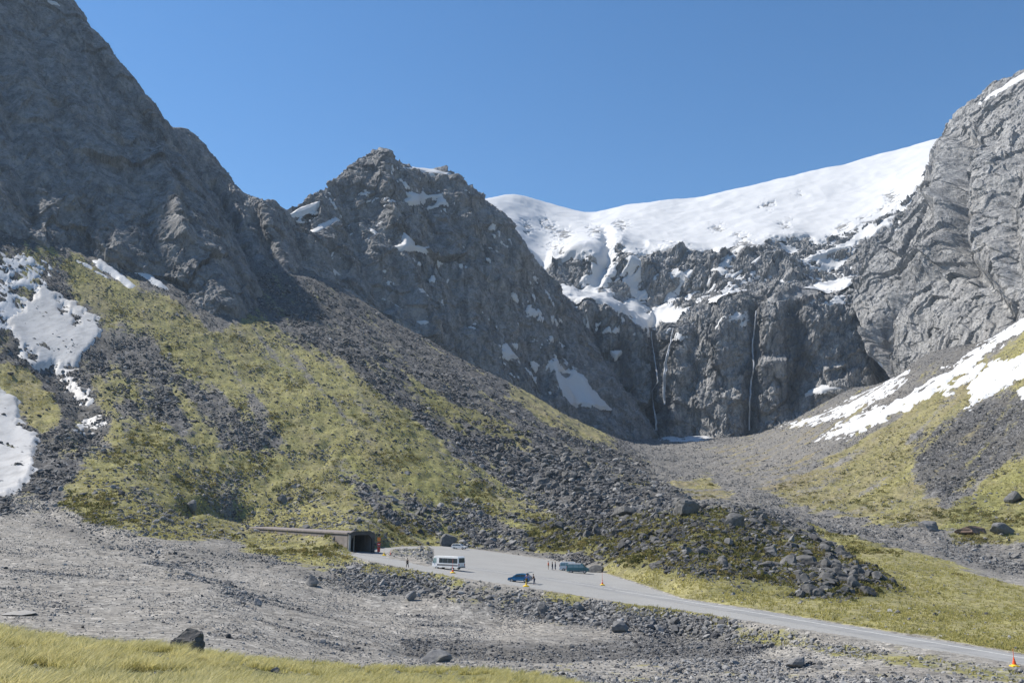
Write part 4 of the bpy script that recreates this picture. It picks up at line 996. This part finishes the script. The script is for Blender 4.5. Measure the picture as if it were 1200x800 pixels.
# ------------------------------------------------------------------ mesh building for made things
class MB:
    def __init__(s): s.b = bmesh.new()
    def box(s, c, d, rz=0., bev=0., ry=0.):
        r = bmesh.ops.create_cube(s.b, size=1.)
        vs = r['verts']; M = Matrix.Translation(c) @ Matrix.Rotation(rz, 4, 'Z') @ Matrix.Rotation(ry, 4, 'Y') @ Matrix.Diagonal((*d, 1))
        bmesh.ops.transform(s.b, matrix=M, verts=vs)
        if bev:
            es = list({e for v_ in vs for e in v_.link_edges})
            bmesh.ops.bevel(s.b, geom=es, offset=bev, segments=2, affect='EDGES', profile=.5)
        return s
    def cyl(s, p0, p1, r0, r1=None, n=14):
        p0, p1 = Vector(p0), Vector(p1); d = p1 - p0
        r = bmesh.ops.create_cone(s.b, cap_ends=True, segments=n, radius1=r0, radius2=r0 if r1 is None else r1, depth=d.length)
        bmesh.ops.transform(s.b, matrix=Matrix.Translation((p0 + p1) / 2) @ d.to_track_quat('Z', 'Y').to_matrix().to_4x4(), verts=r['verts'])
        return s
    def loft(s, rings, cap=True):
        """rings: equal-length closed loops of points."""
        R_ = [[s.b.verts.new(p) for p in r] for r in rings]; n = len(R_[0])
        for a, b in zip(R_[:-1], R_[1:]):
            for k in range(n): s.b.faces.new((a[k], a[(k + 1) % n], b[(k + 1) % n], b[k]))
        if cap: s.b.faces.new(R_[0][::-1]); s.b.faces.new(R_[-1])
        return s
    def poly(s, pts, normal, t):
        """A thin solid plate on a face: outline pts, thickness t along normal."""
        nrm = Vector(normal).normalized() * t
        a = [s.b.verts.new(Vector(p)) for p in pts]; c = [s.b.verts.new(Vector(p) + nrm) for p in pts]; n = len(a)
        s.b.faces.new(a[::-1]); s.b.faces.new(c)
        for k in range(n): s.b.faces.new((a[k], a[(k + 1) % n], c[(k + 1) % n], c[k]))
        return s
    def done(s, name, mat, parent=None, smooth=False):
        bmesh.ops.recalc_face_normals(s.b, faces=s.b.faces)
        me = bpy.data.meshes.new(name); s.b.to_mesh(me); s.b.free(); me.materials.append(mat)
        for p in me.polygons: p.use_smooth = smooth
        o = bpy.data.objects.new(name, me); return link(o, parent)
def empty(name, loc, rz, label, cat, group=None):
    o = bpy.data.objects.new(name, None); o.location = loc; o.rotation_euler = (0, 0, rz); o.empty_display_size = .3
    link(o); return tag(o, label, cat, group)
def car_paint(name, c):
    k = NT(name, .3); k.b.inputs['Coat Weight'].default_value = .6; k.b.inputs['Coat Roughness'].default_value = .08
    f = k.noise(1.5, 4); k.color(k.mix(k.ramp(f, [(.4, 0), (.7, 1)]), c, tuple(x * .85 + .012 for x in c))); return k.m
def glass(name, c=(.02, .028, .032)):
    k = NT(name, .08); k.b.inputs['Specular IOR Level'].default_value = .6
    k.color(k.mix(k.noise(1.2, 2), c, tuple(x * 1.8 for x in c))); return k.m
M_GLASS = glass('tinted_glass'); M_GGLASS = glass('green_glass', (.15, .21, .20))
M_TYRE = paint('tyre_rubber', (.02, .02, .02), .9); M_RIM = paint('wheel_metal', (.4, .4, .41), .35, .7)
M_WHITE = car_paint('white_car_paint', (.72, .72, .71)); M_SILVER = car_paint('silver_car_paint', (.50, .52, .54))
M_BLUE = car_paint('blue_car_paint', (.015, .13, .27)); M_TEAL = car_paint('teal_van_paint', (.03, .12, .14))
M_GREYP = paint('grey_trim', (.16, .16, .165), .6); M_RED = paint('red_lamp_plastic', (.45, .02, .02), .25)
M_LAMP = paint('clear_lamp_plastic', (.7, .7, .68), .15); M_BLACKP = paint('black_plastic', (.018, .018, .02), .5)
def wheel(parent, x_, y_, r, wd=.22):
    t = MB().cyl((x_, y_ - wd / 2, r), (x_, y_ + wd / 2, r), r, n=20).done('wheel', M_TYRE, parent)
    sd = 1 if y_ > 0 else -1
    MB().cyl((x_, y_ + sd * (wd / 2 - .02), r), (x_, y_ + sd * (wd / 2 + .012), r), r * .62, n=16).done('rim', M_RIM, t)
def shell(profile, w0, w1, zb, zt, bulge=.0):
    """Body shell: side outline (x, z) given counter-clockwise, narrower towards the roof, with rounded sides."""
    rings = []
    for f in (-1, -.94, .94, 1):
        k = 1 if abs(f) < .97 else 0
        cx = sum(p[0] for p in profile) / len(profile); cz = sum(p[1] for p in profile) / len(profile)
        ring = []
        for x_, z_ in profile:
            tt = min(max((z_ - zb) / (zt - zb), 0), 1); w = (w0 * (1 - tt) + w1 * tt) / 2
            if k: ring.append((x_, f / .94 * (w - .05) + math.copysign(.0, f), z_)) if False else ring.append((x_, f * w, z_))
            else: ring.append((cx + (x_ - cx) * .975, f * w, cz + (z_ - cz) * .955))
        rings.append(ring)
    return MB().loft(rings)
def side_glass(parent, outlines, w0, w1, zb, zt, mat, name='side_window'):
    for o_ in outlines:
        for sd in (-1, 1):
            pts = []
            for x_, z_ in o_:
                tt = min(max((z_ - zb) / (zt - zb), 0), 1); pts.append((x_, sd * ((w0 * (1 - tt) + w1 * tt) / 2 - .02), z_))
            MB().poly(pts, (0, sd, .1), .035).done(name, mat, parent)
def end_plate(parent, xz0, xz1, hw0, hw1, mat, name, out):
    (x0, z0), (x1, z1) = xz0, xz1
    nrm = Vector((z1 - z0, 0, -(x1 - x0))) * (1 if (z1 - z0) * out > 0 else -1)
    nrm = Vector((abs(nrm.x) * out, 0, abs(nrm.z)))
    MB().poly([(x0, -hw0, z0), (x0, hw0, z0), (x1, hw1, z1), (x1, -hw1, z1)], nrm, .03).done(name, mat, parent)
def place(px, py):
    q = on_road(np.array([px], float), np.array([py], float))[0]; return (q[0], q[1], q[2] + .02)
def at(px, Y):
    a = float(ray(px, 660)[0]); x_ = a * Y
    for _ in range(4):                                                 # settle on the column of the picture the foot is seen in
        py = project(np.array([[x_, Y, float(road_z(x_))]]))[1][0]; x_ = float(ray(px, py)[0]) * Y
    return (x_, Y, float(road_z(x_)) + .02)
# --- minibus
def minibus(loc, rz):
    t = empty('minibus', loc, rz, 'white minibus with dark windows parked by the road, heading for the tunnel', 'bus')
    pr = [(-3.4, .42), (3.3, .42), (3.48, .75), (3.46, 1.25), (3.2, 2.15), (2.95, 2.5), (2.5, 2.6), (-3.1, 2.6), (-3.4, 2.4), (-3.48, 1.3), (-3.48, .7)]
    shell(pr, 2.1, 1.9, 1.2, 2.6).done('body', M_WHITE, t)
    bx = [(-3.2, -2.05), (-1.97, -.75), (-.67, .55), (.63, 1.6)]
    side_glass(t, [[(a, 1.3), (b, 1.3), (b, 2.2), (a, 2.2)] for a, b in bx], 2.1, 1.9, 1.2, 2.6, M_GLASS)
    side_glass(t, [[(2.35, 1.25), (3.3, 1.25), (3.08, 2.15), (2.35, 2.15)]], 2.1, 1.9, 1.2, 2.6, M_GGLASS)
    for sd in (-1,):
        MB().poly([(1.68, sd * 1.03, .5), (2.28, sd * 1.03, .5), (2.28, sd * .97, 2.2), (1.68, sd * .97, 2.2)], (0, sd, 0), .035).done('door', M_BLACKP, t)
    MB().box((-.6, 0, .9), (5.4, 2.12, .34)).done('side_stripe', M_GREYP, t)
    end_plate(t, (3.44, 1.32), (3.2, 2.2), .92, .86, M_GGLASS, 'windscreen', 1)
    end_plate(t, (-3.47, 1.4), (-3.42, 2.25), .85, .8, M_GLASS, 'rear_window', -1)
    MB().box((-3.5, 0, .55), (.14, 1.98, .24), 0, .04).done('bumper', M_GREYP, t); MB().box((3.48, 0, .55), (.14, 1.98, .26), 0, .04).done('bumper', M_WHITE, t)
    for sd in (-1, 1):
        MB().box((-3.49, sd * .85, 1.0), (.06, .16, .42)).done('tail_light', M_RED, t); MB().box((3.47, sd * .78, .92), (.06, .32, .2)).done('headlight', M_LAMP, t)
        MB().box((3.3, sd * 1.18, 1.7), (.08, .2, .32), 0, .02).done('mirror', M_BLACKP, t)
        wheel(t, 2.2, sd * .93, .38); wheel(t, -1.9, sd * .93, .38)
minibus(at(525.5, 180), math.radians(180 - 38))
# --- small blue hatchback with its tailgate up
def hatchback(loc, rz):
    t = empty('hatchback_car', loc, rz, 'bright blue hatchback with its tailgate raised beside the road', 'car')
    pr = [(-2.0, .28), (1.95, .28), (2.08, .5), (2.02, .75), (1.2, .92), (.45, 1.42), (-.2, 1.5), (-1.35, 1.45), (-1.75, 1.05), (-2.02, .9), (-2.06, .5)]
    shell(pr, 1.72, 1.3, .85, 1.5).done('body', M_BLUE, t)
    side_glass(t, [[(-1.3, .97), (-.35, .96), (-.35, 1.4), (-1.2, 1.37)], [(-.27, .96), (.98, .95), (.42, 1.34), (-.27, 1.41)]], 1.72, 1.3, .85, 1.5, M_GLASS)
    end_plate(t, (1.18, .95), (.5, 1.4), .72, .6, M_GLASS, 'windscreen', 1)
    MB().poly([(-1.82, -.62, .75), (-1.82, .62, .75), (-1.42, .55, 1.4), (-1.42, -.55, 1.4)], (-1, 0, .3), .03).done('boot_shade_plate', M_BLACKP, t)  # black plate drawn where the open boot lies in shade
    tg_ = MB().box((-1.85, 0, 1.66), (1.05, 1.25, .06), 0, .02, math.radians(14)).done('tailgate', M_BLUE, t)
    MB().box((-1.75, 0, 1.672), (.6, 1.02, .062), 0, 0, math.radians(14)).done('rear_window', M_GLASS, tg_)
    MB().box((-2.04, 0, .45), (.12, 1.6, .22), 0, .04).done('bumper', M_BLUE, t); MB().box((2.06, 0, .42), (.1, 1.6, .22), 0, .04).done('bumper', M_BLACKP, t)
    for sd in (-1, 1):
        MB().box((1.93, sd * .62, .68), (.2, .3, .14), 0, .02).done('headlight', M_LAMP, t); MB().box((-1.97, sd * .72, .82), (.1, .16, .3)).done('tail_light', M_RED, t)
        MB().box((.75, sd * .92, 1.0), (.12, .18, .13), 0, .03).done('mirror', M_BLUE, t)
        wheel(t, 1.28, sd * .76, .31, .2); wheel(t, -1.25, sd * .76, .31, .2)
hatchback(at(609.5, 163), math.radians(180 - 20))
# --- vans
def van(loc, rz, label, mp, roofm, rails=True):
    t = empty('van', loc, rz, label, 'van')
    pr = [(-2.35, .34), (2.2, .34), (2.4, .6), (2.35, .98), (1.75, 1.2), (1.1, 1.88), (.7, 1.98), (-2.1, 1.98), (-2.34, 1.8), (-2.4, 1.0), (-2.4, .6)]
    shell(pr, 1.78, 1.5, 1.0, 1.98).done('body', mp, t)
    side_glass(t, [[(-2.2, 1.16), (-1.05, 1.16), (-1.05, 1.74), (-2.1, 1.74)], [(-.97, 1.16), (.2, 1.16), (.2, 1.76), (-.97, 1.76)], [(.28, 1.16), (1.55, 1.16), (1.06, 1.74), (.28, 1.76)]], 1.78, 1.5, 1.0, 1.98, M_GGLASS)
    end_plate(t, (1.74, 1.23), (1.14, 1.86), .78, .68, M_GLASS, 'windscreen', 1)
    end_plate(t, (-2.38, 1.15), (-2.35, 1.75), .72, .66, M_GLASS, 'rear_window', -1)
    MB().box((-.7, 0, 1.93), (2.85, 1.58, .2), 0, .06).done('roof', roofm, t)
    MB().box((-2.42, 0, .5), (.12, 1.7, .24), 0, .04).done('bumper', mp, t); MB().box((2.4, 0, .48), (.12, 1.66, .26), 0, .04).done('bumper', mp, t)
    for sd in (-1, 1):
        MB().box((2.3, sd * .68, .85), (.2, .3, .17), 0, .02).done('headlight', M_LAMP, t); MB().box((-2.39, sd * .78, 1.2), (.08, .16, .55)).done('tail_light', M_RED, t)
        MB().box((1.35, sd * .98, 1.2), (.12, .2, .18), 0, .03).done('mirror', M_BLACKP, t)
        MB().box((0, sd * .885, .5), (3.0, .05, .12)).done('sill', M_GREYP, t)
        wheel(t, 1.5, sd * .8, .33, .22); wheel(t, -1.45, sd * .8, .33, .22)
van(at(677.5, 199), math.radians(-10), 'dark teal van with a silver roof parked at the far edge of the car park', M_TEAL, M_SILVER)
van(at(668.5, 203.5), math.radians(-8), 'white van parked on the far side of the teal van, only its tail showing', M_WHITE, M_WHITE)
# --- estate car
def estate(loc, rz):
    t = empty('estate_car', loc, rz, 'silver white estate car parked beside the large angular block behind the car park', 'car')
    pr = [(-2.2, .3), (2.1, .3), (2.25, .55), (2.18, .8), (1.15, .98), (.35, 1.5), (-.2, 1.58), (-1.9, 1.52), (-2.2, 1.0), (-2.27, .55)]
    shell(pr, 1.76, 1.36, .9, 1.58).done('body', M_WHITE, t)
    side_glass(t, [[(-2.0, 1.04), (-1.1, 1.03), (-1.1, 1.44), (-1.83, 1.43)], [(-1.03, 1.03), (-.15, 1.02), (-.15, 1.48), (-1.03, 1.46)], [(-.08, 1.02), (.95, 1.0), (.32, 1.41), (-.08, 1.48)]], 1.76, 1.36, .9, 1.58, M_GLASS)
    end_plate(t, (1.12, 1.01), (.4, 1.48), .74, .62, M_GLASS, 'windscreen', 1); end_plate(t, (-2.17, 1.05), (-1.94, 1.46), .7, .6, M_GLASS, 'rear_window', -1)
    MB().box((-2.26, 0, .46), (.12, 1.66, .24), 0, .04).done('bumper', M_WHITE, t); MB().box((2.24, 0, .44), (.12, 1.66, .24), 0, .04).done('bumper', M_GREYP, t)
    for sd in (-1, 1):
        MB().box((-.9, sd * .6, 1.6), (1.9, .05, .06)).done('roof_rail', M_GREYP, t)
        MB().box((2.1, sd * .66, .74), (.2, .3, .15), 0, .02).done('headlight', M_LAMP, t); MB().box((-2.2, sd * .76, .9), (.1, .16, .3)).done('tail_light', M_RED, t)
        wheel(t, 1.38, sd * .78, .32, .2); wheel(t, -1.35, sd * .78, .32, .2)
estate(at(538.5, 262), math.radians(-22))
# ------------------------------------------------------------------ marker cones on yellow feet
M_YEL = paint('yellow_rubber', (.72, .48, .03), .6); M_ORG = paint('orange_plastic', (.78, .11, .025), .45); M_WHT = paint('white_plastic', (.75, .75, .72), .5)
def cone(px, Y, label, col, hc=.85, pole=1.7, r=.36):
    l = at(px, Y); t = empty('traffic_cone', l, rng.uniform(0, 3), label, 'traffic cone', 'marker cones along the road')
    MB().box((0, 0, .07), (r * 1.9, r * 1.9, .14), 0, .04).cyl((0, 0, .14), (0, 0, .24), r * .8, r * .5, 18).done('foot', M_YEL, t)
    MB().cyl((0, 0, .22), (0, 0, hc), .19, .045, 16).done('cone', col, t)
    MB().cyl((0, 0, hc * .55), (0, 0, hc * .72), .128, .1, 16).done('reflective_band', M_WHT, t)
    MB().cyl((0, 0, hc - .02), (0, 0, pole), .025, .02, 8).done('pole', M_YEL if col is M_YEL else M_ORG, t)
cone(1189, 86.5, 'orange cone on a yellow foot at the right edge of the photo', M_ORG, .85, 1.6)
cone(706, 170, 'orange cone with a yellow foot in the open car park right of the vans', M_ORG, 1., 2.3, .42)
cone(616.5, 154.5, 'yellow marker cone in front of the blue hatchback', M_YEL, .8, 1.7, .5)
cone(530.5, 171.5, 'orange marker cone with a tall pole in front of the minibus', M_ORG, 1.1, 2.6, .46)
cone(450, 207, 'yellow footed cone beside the tunnel mouth, left one of the pair', M_YEL, .8, 1.5, .5)
cone(457.5, 205, 'orange cone beside the tunnel mouth, right one of the pair', M_ORG, .9, 1.5, .4)
# ------------------------------------------------------------------ tunnel portal and avalanche gallery
def concrete(name, a, b):
    k = NT(name, .9); f = k.noise(.5, 6, .65); g = k.noise(.6, 4, .6, k.mapped((1, 1, .1)))
    c = k.mix(k.ramp(f, [(.3, 0), (.7, 1)]), a, b)
    c = k.mix(k.math('MULTIPLY', k.ramp(g, [(.52, 0), (.7, 1)]), .5), c, tuple(x * .55 for x in a)); k.color(c); k.bump(k.noise(3., 5), .05, .5); return k.m
M_CONC = concrete('pink_grey_concrete', (.17, .15, .14), (.27, .24, .225)); M_DARKC = concrete('dark_concrete', (.045, .042, .04), (.10, .095, .09)); M_PALEC = concrete('pale_concrete', (.33, .31, .28), (.45, .43, .40))  # dark tone serves the weathered portal frame, end wall and beams
gal = empty('tunnel_gallery', (gp0[0], gp0[1], GZ0), math.atan2(GDIR[1], GDIR[0]), 'long pink grey concrete tunnel gallery with a dark arched mouth', 'tunnel')
# local frame: +x runs back along the gallery, +y is the side away from the camera's right
L_, W_, H_ = GLEN, GW, GH
MB().box((L_ / 2, -W_ + .25, H_ / 2 - .2), (L_ - .8, .5, H_ - .5)).done('side_wall', M_CONC, gal)
MB().box((L_ / 2, W_ - .25, H_ / 2 - .2), (L_ - .8, .5, H_ - .5)).done('side_wall', M_CONC, gal)
MB().box((L_ / 2, 0, H_ - .15), (L_, 2 * W_ + .5, .45), 0, .06).done('roof', M_CONC, gal)
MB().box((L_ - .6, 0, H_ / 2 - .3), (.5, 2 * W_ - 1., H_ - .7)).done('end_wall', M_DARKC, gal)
MB().box((L_ / 2, 0, -.05), (L_ - 1.4, 2 * W_ - 1.02, .12)).done('floor', M_ROAD, gal)
arch = [(-W_ - .1, 0), (-W_ - .1, H_ - .3), (-W_ + 1.2, H_ + .35), (W_ - 1.2, H_ + .35), (W_ + .1, H_ - .3), (W_ + .1, 0)]
inner = [(-W_ + .55, 0), (-W_ + .55, H_ - 1.5), (-W_ + 1.5, H_ - .55), (W_ - 1.5, H_ - .55), (W_ - .55, H_ - 1.5), (W_ - .55, 0)]
m = MB()
for a, b in zip(range(5), range(1, 6)):
    m.loft([[(-.5, *arch[a]), (-.5, *arch[b]), (-.5, *inner[b]), (-.5, *inner[a])], [(.15, *arch[a]), (.15, *arch[b]), (.15, *inner[b]), (.15, *inner[a])]])
bmesh.ops.remove_doubles(m.b, verts=m.b.verts, dist=.001)
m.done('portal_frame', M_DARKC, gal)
MB().cyl((3.2, .35, 0), (3.2, .35, H_ - .4), .16, n=10).done('post', M_PALEC, gal)
MB().box((-.62, W_ - .1, 2.1), (.2, .45, 4.2), 0, .03).done('post', M_PALEC, gal)
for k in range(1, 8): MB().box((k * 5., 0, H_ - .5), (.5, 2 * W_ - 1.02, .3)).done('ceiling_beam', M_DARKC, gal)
M_SIGNR = paint('red_sign_paint', (.55, .03, .03), .4); M_SIGNO = paint('orange_sign_paint', (.65, .2, .04), .4)
sg = empty('sign_board', (gp0[0] + GSIDE[0] * (W_ + .9) - GDIR[0] * .9, gp0[1] + GSIDE[1] * (W_ + .9) - GDIR[1] * .9, float(road_z(gp0[0] + 3)) + .02), math.atan2(GDIR[1], GDIR[0]), 'tall post of red and orange warning boards right of the tunnel mouth', 'sign')
MB().cyl((0, 0, 0), (0, 0, 4.4), .07).done('post', M_GREYP, sg)
MB().box((-.09, 0, .75), (.06, .75, 1.1), 0, .02).done('red_board', M_SIGNR, sg); MB().box((-.09, 0, 1.95), (.06, .8, .8), 0, .02).done('red_board', M_SIGNR, sg)
MB().box((-.13, 0, 1.95), (.03, .5, .14)).done('white_bar', M_WHT, sg); MB().box((-.09, 0, 3.1), (.06, .85, .9), 0, .02).done('orange_board', M_SIGNO, sg); MB().box((-.09, 0, 4.1), (.06, .5, .5), 0, .02).done('dark_lamp_box', M_BLACKP, sg)
# grassy cap and shrub over the portal
# ------------------------------------------------------------------ people
def skin_mesh(verts, edges, radii, levels=1):
    me = bpy.data.meshes.new('tmp'); me.from_pydata(verts, edges, []); o = bpy.data.objects.new('tmp', me); COL.objects.link(o)
    o.modifiers.new('s', 'SKIN'); sv = me.skin_vertices[0].data
    for k, r in enumerate(radii): sv[k].radius = (r, r) if not isinstance(r, tuple) else r; sv[k].use_root = k == 0
    o.modifiers.new('d', 'SUBSURF').levels = levels; o.modifiers['d'].render_levels = levels
    out = bpy.data.meshes.new_from_object(o.evaluated_get(bpy.context.evaluated_depsgraph_get()))
    bpy.data.objects.remove(o); bpy.data.meshes.remove(me); return out
def person(px, Y, rz, label, top, legs, hairc, bend=0., step=.16, armf=.1, xyz=None):
    l = xyz or at(px, Y); t = empty('person', l, rz, label, 'person')
    hb = Vector((bend * .35, 0, 0))
    J = dict(pel=(0, 0, .95), wai=(bend * .1, 0, 1.1), che=(bend * .28, 0, 1.33), nek=(bend * .42, 0, 1.5), hd0=(bend * .47 + .02, 0, 1.58), hd1=(bend * .5 + .03, 0, 1.66), hd2=(bend * .5 + .02, 0, 1.74))
    for sd, n_ in ((1, 'l'), (-1, 'r')):
        f = step * sd
        J.update({'hip' + n_: (0, .1 * sd, .9), 'kne' + n_: (f * .6 + .04, .11 * sd, .49), 'ank' + n_: (f - .02, .11 * sd, .08), 'toe' + n_: (f + .15, .13 * sd, .035),
                  'sho' + n_: (bend * .36, .19 * sd, 1.42), 'elb' + n_: (bend * .3 - .03 + armf * .4, .26 * sd, 1.13), 'wri' + n_: (bend * .45 + armf, .25 * sd, .9), 'han' + n_: (bend * .45 + armf + .03, .245 * sd, .81)})
    rad = dict(pel=.135, wai=.125, che=(.15, .125), nek=.06, hd0=.075, hd1=.1, hd2=.085)
    for n_ in 'lr': rad.update({'hip' + n_: .095, 'kne' + n_: .06, 'ank' + n_: .042, 'toe' + n_: .038, 'sho' + n_: .07, 'elb' + n_: .046, 'wri' + n_: .03, 'han' + n_: .038})
    E_ = [('pel', 'wai'), ('wai', 'che'), ('che', 'nek'), ('nek', 'hd0'), ('hd0', 'hd1'), ('hd1', 'hd2')]
    for n_ in 'lr': E_ += [('pel', 'hip' + n_), ('hip' + n_, 'kne' + n_), ('kne' + n_, 'ank' + n_), ('ank' + n_, 'toe' + n_), ('che', 'sho' + n_), ('sho' + n_, 'elb' + n_), ('elb' + n_, 'wri' + n_), ('wri' + n_, 'han' + n_)]
    def sub(names, grow, nm, mat):
        ks = [k for k in J if k in names]; ix = {k: i for i, k in enumerate(ks)}
        es = [(ix[a], ix[b]) for a, b in E_ if a in ix and b in ix]
        g = lambda r: tuple(q + grow for q in r) if isinstance(r, tuple) else r + grow
        me = skin_mesh([J[k] for k in ks], es, [g(rad[k]) for k in ks]); me.materials.clear(); me.materials.append(mat)
        for p in me.polygons: p.use_smooth = True
        return link(bpy.data.objects.new(nm, me), t)
    sub(list(J), 0, 'body', M_SKIN)
    sub(['pel', 'wai', 'che', 'shol', 'shor', 'elbl', 'elbr', 'wril', 'wrir'], .022, 'jacket', top)
    sub(['pel', 'hipl', 'hipr', 'knel', 'kner', 'ankl', 'ankr'], .016, 'trousers', legs)
    hp = Vector(J['hd2']) + Vector((-.025, 0, -.01)); b = bmesh.new(); bmesh.ops.create_uvsphere(b, u_segments=12, v_segments=8, radius=.112)
    for v_ in b.verts: v_.co = Vector((v_.co.x * 1.02, v_.co.y * .92, v_.co.z * .8)) + hp
    me = bpy.data.meshes.new('hair'); b.to_mesh(me); b.free(); me.materials.append(hairc); link(bpy.data.objects.new('hair', me), t)
    hd = Vector(J['hd1'])
    for sd in (-1, 1):
        MB().cyl(hd + Vector((.085, .035 * sd, .02)), hd + Vector((.105, .036 * sd, .02)), .012, n=8).done('eye', M_BLACKP, t)
    MB().cyl(hd + Vector((.085, 0, -.005)), hd + Vector((.125, 0, -.02)), .018, .012, 8).done('nose', M_SKIN, t)
M_SKIN = paint('skin', (.45, .27, .19), .6)
C_RED = paint('red_cloth', (.42, .05, .04), .9); C_DARK = paint('dark_cloth', (.025, .027, .032), .9); C_NAVY = paint('navy_cloth', (.03, .05, .10), .9)
C_BLUE = paint('bright_blue_cloth', (.05, .14, .48), .9); C_BRN = paint('brown_cloth', (.10, .06, .045), .9); C_TAN = paint('tan_cloth', (.33, .26, .19), .9); C_HAIR = paint('dark_hair', (.03, .022, .016), .8)
person(477.5, 176, 2.6, 'person in dark clothes walking alone between the tunnel and the minibus', C_DARK, C_DARK, C_HAIR, .1, .2)
person(642.5, 203, .4, 'person in a red jacket, leftmost of three standing in the car park', C_RED, C_TAN, C_HAIR, 0, .06)
person(647.3, 202, -.3, 'tallest looking dark dressed person of three standing in the car park', C_DARK, C_NAVY, C_HAIR, 0, .08)
person(650.8, 203, 2.9, 'person in navy clothes nearest the vans among the three in the car park', C_NAVY, C_NAVY, C_HAIR, 0, .05)
person(617.2, 159.5, 1.6, 'person in a bright blue jacket standing beside the blue hatchback', C_BLUE, C_DARK, C_HAIR, .15, .08, .2)
person(626.2, 159.8, 2.9, 'person in brown leaning into the open boot of the blue hatchback', C_BRN, C_NAVY, C_HAIR, .35, .1, .3)
# ------------------------------------------------------------------ the air
hb = MB().box((0, 1150, 430), (4400, 2500, 960))
hm = bpy.data.materials.new('valley_haze'); hm.use_nodes = True
ht = hm.node_tree; ht.nodes.clear()
hv = ht.nodes.new('ShaderNodeVolumePrincipled'); hv.inputs['Color'].default_value = (.6, .78, 1, 1); hv.inputs['Density'].default_value = .00006; hv.inputs['Anisotropy'].default_value = .2
ho = ht.nodes.new('ShaderNodeOutputMaterial'); ht.links.new(hv.outputs[0], ho.inputs['Volume'])
tag(hb.done('haze', hm), kind='stuff')
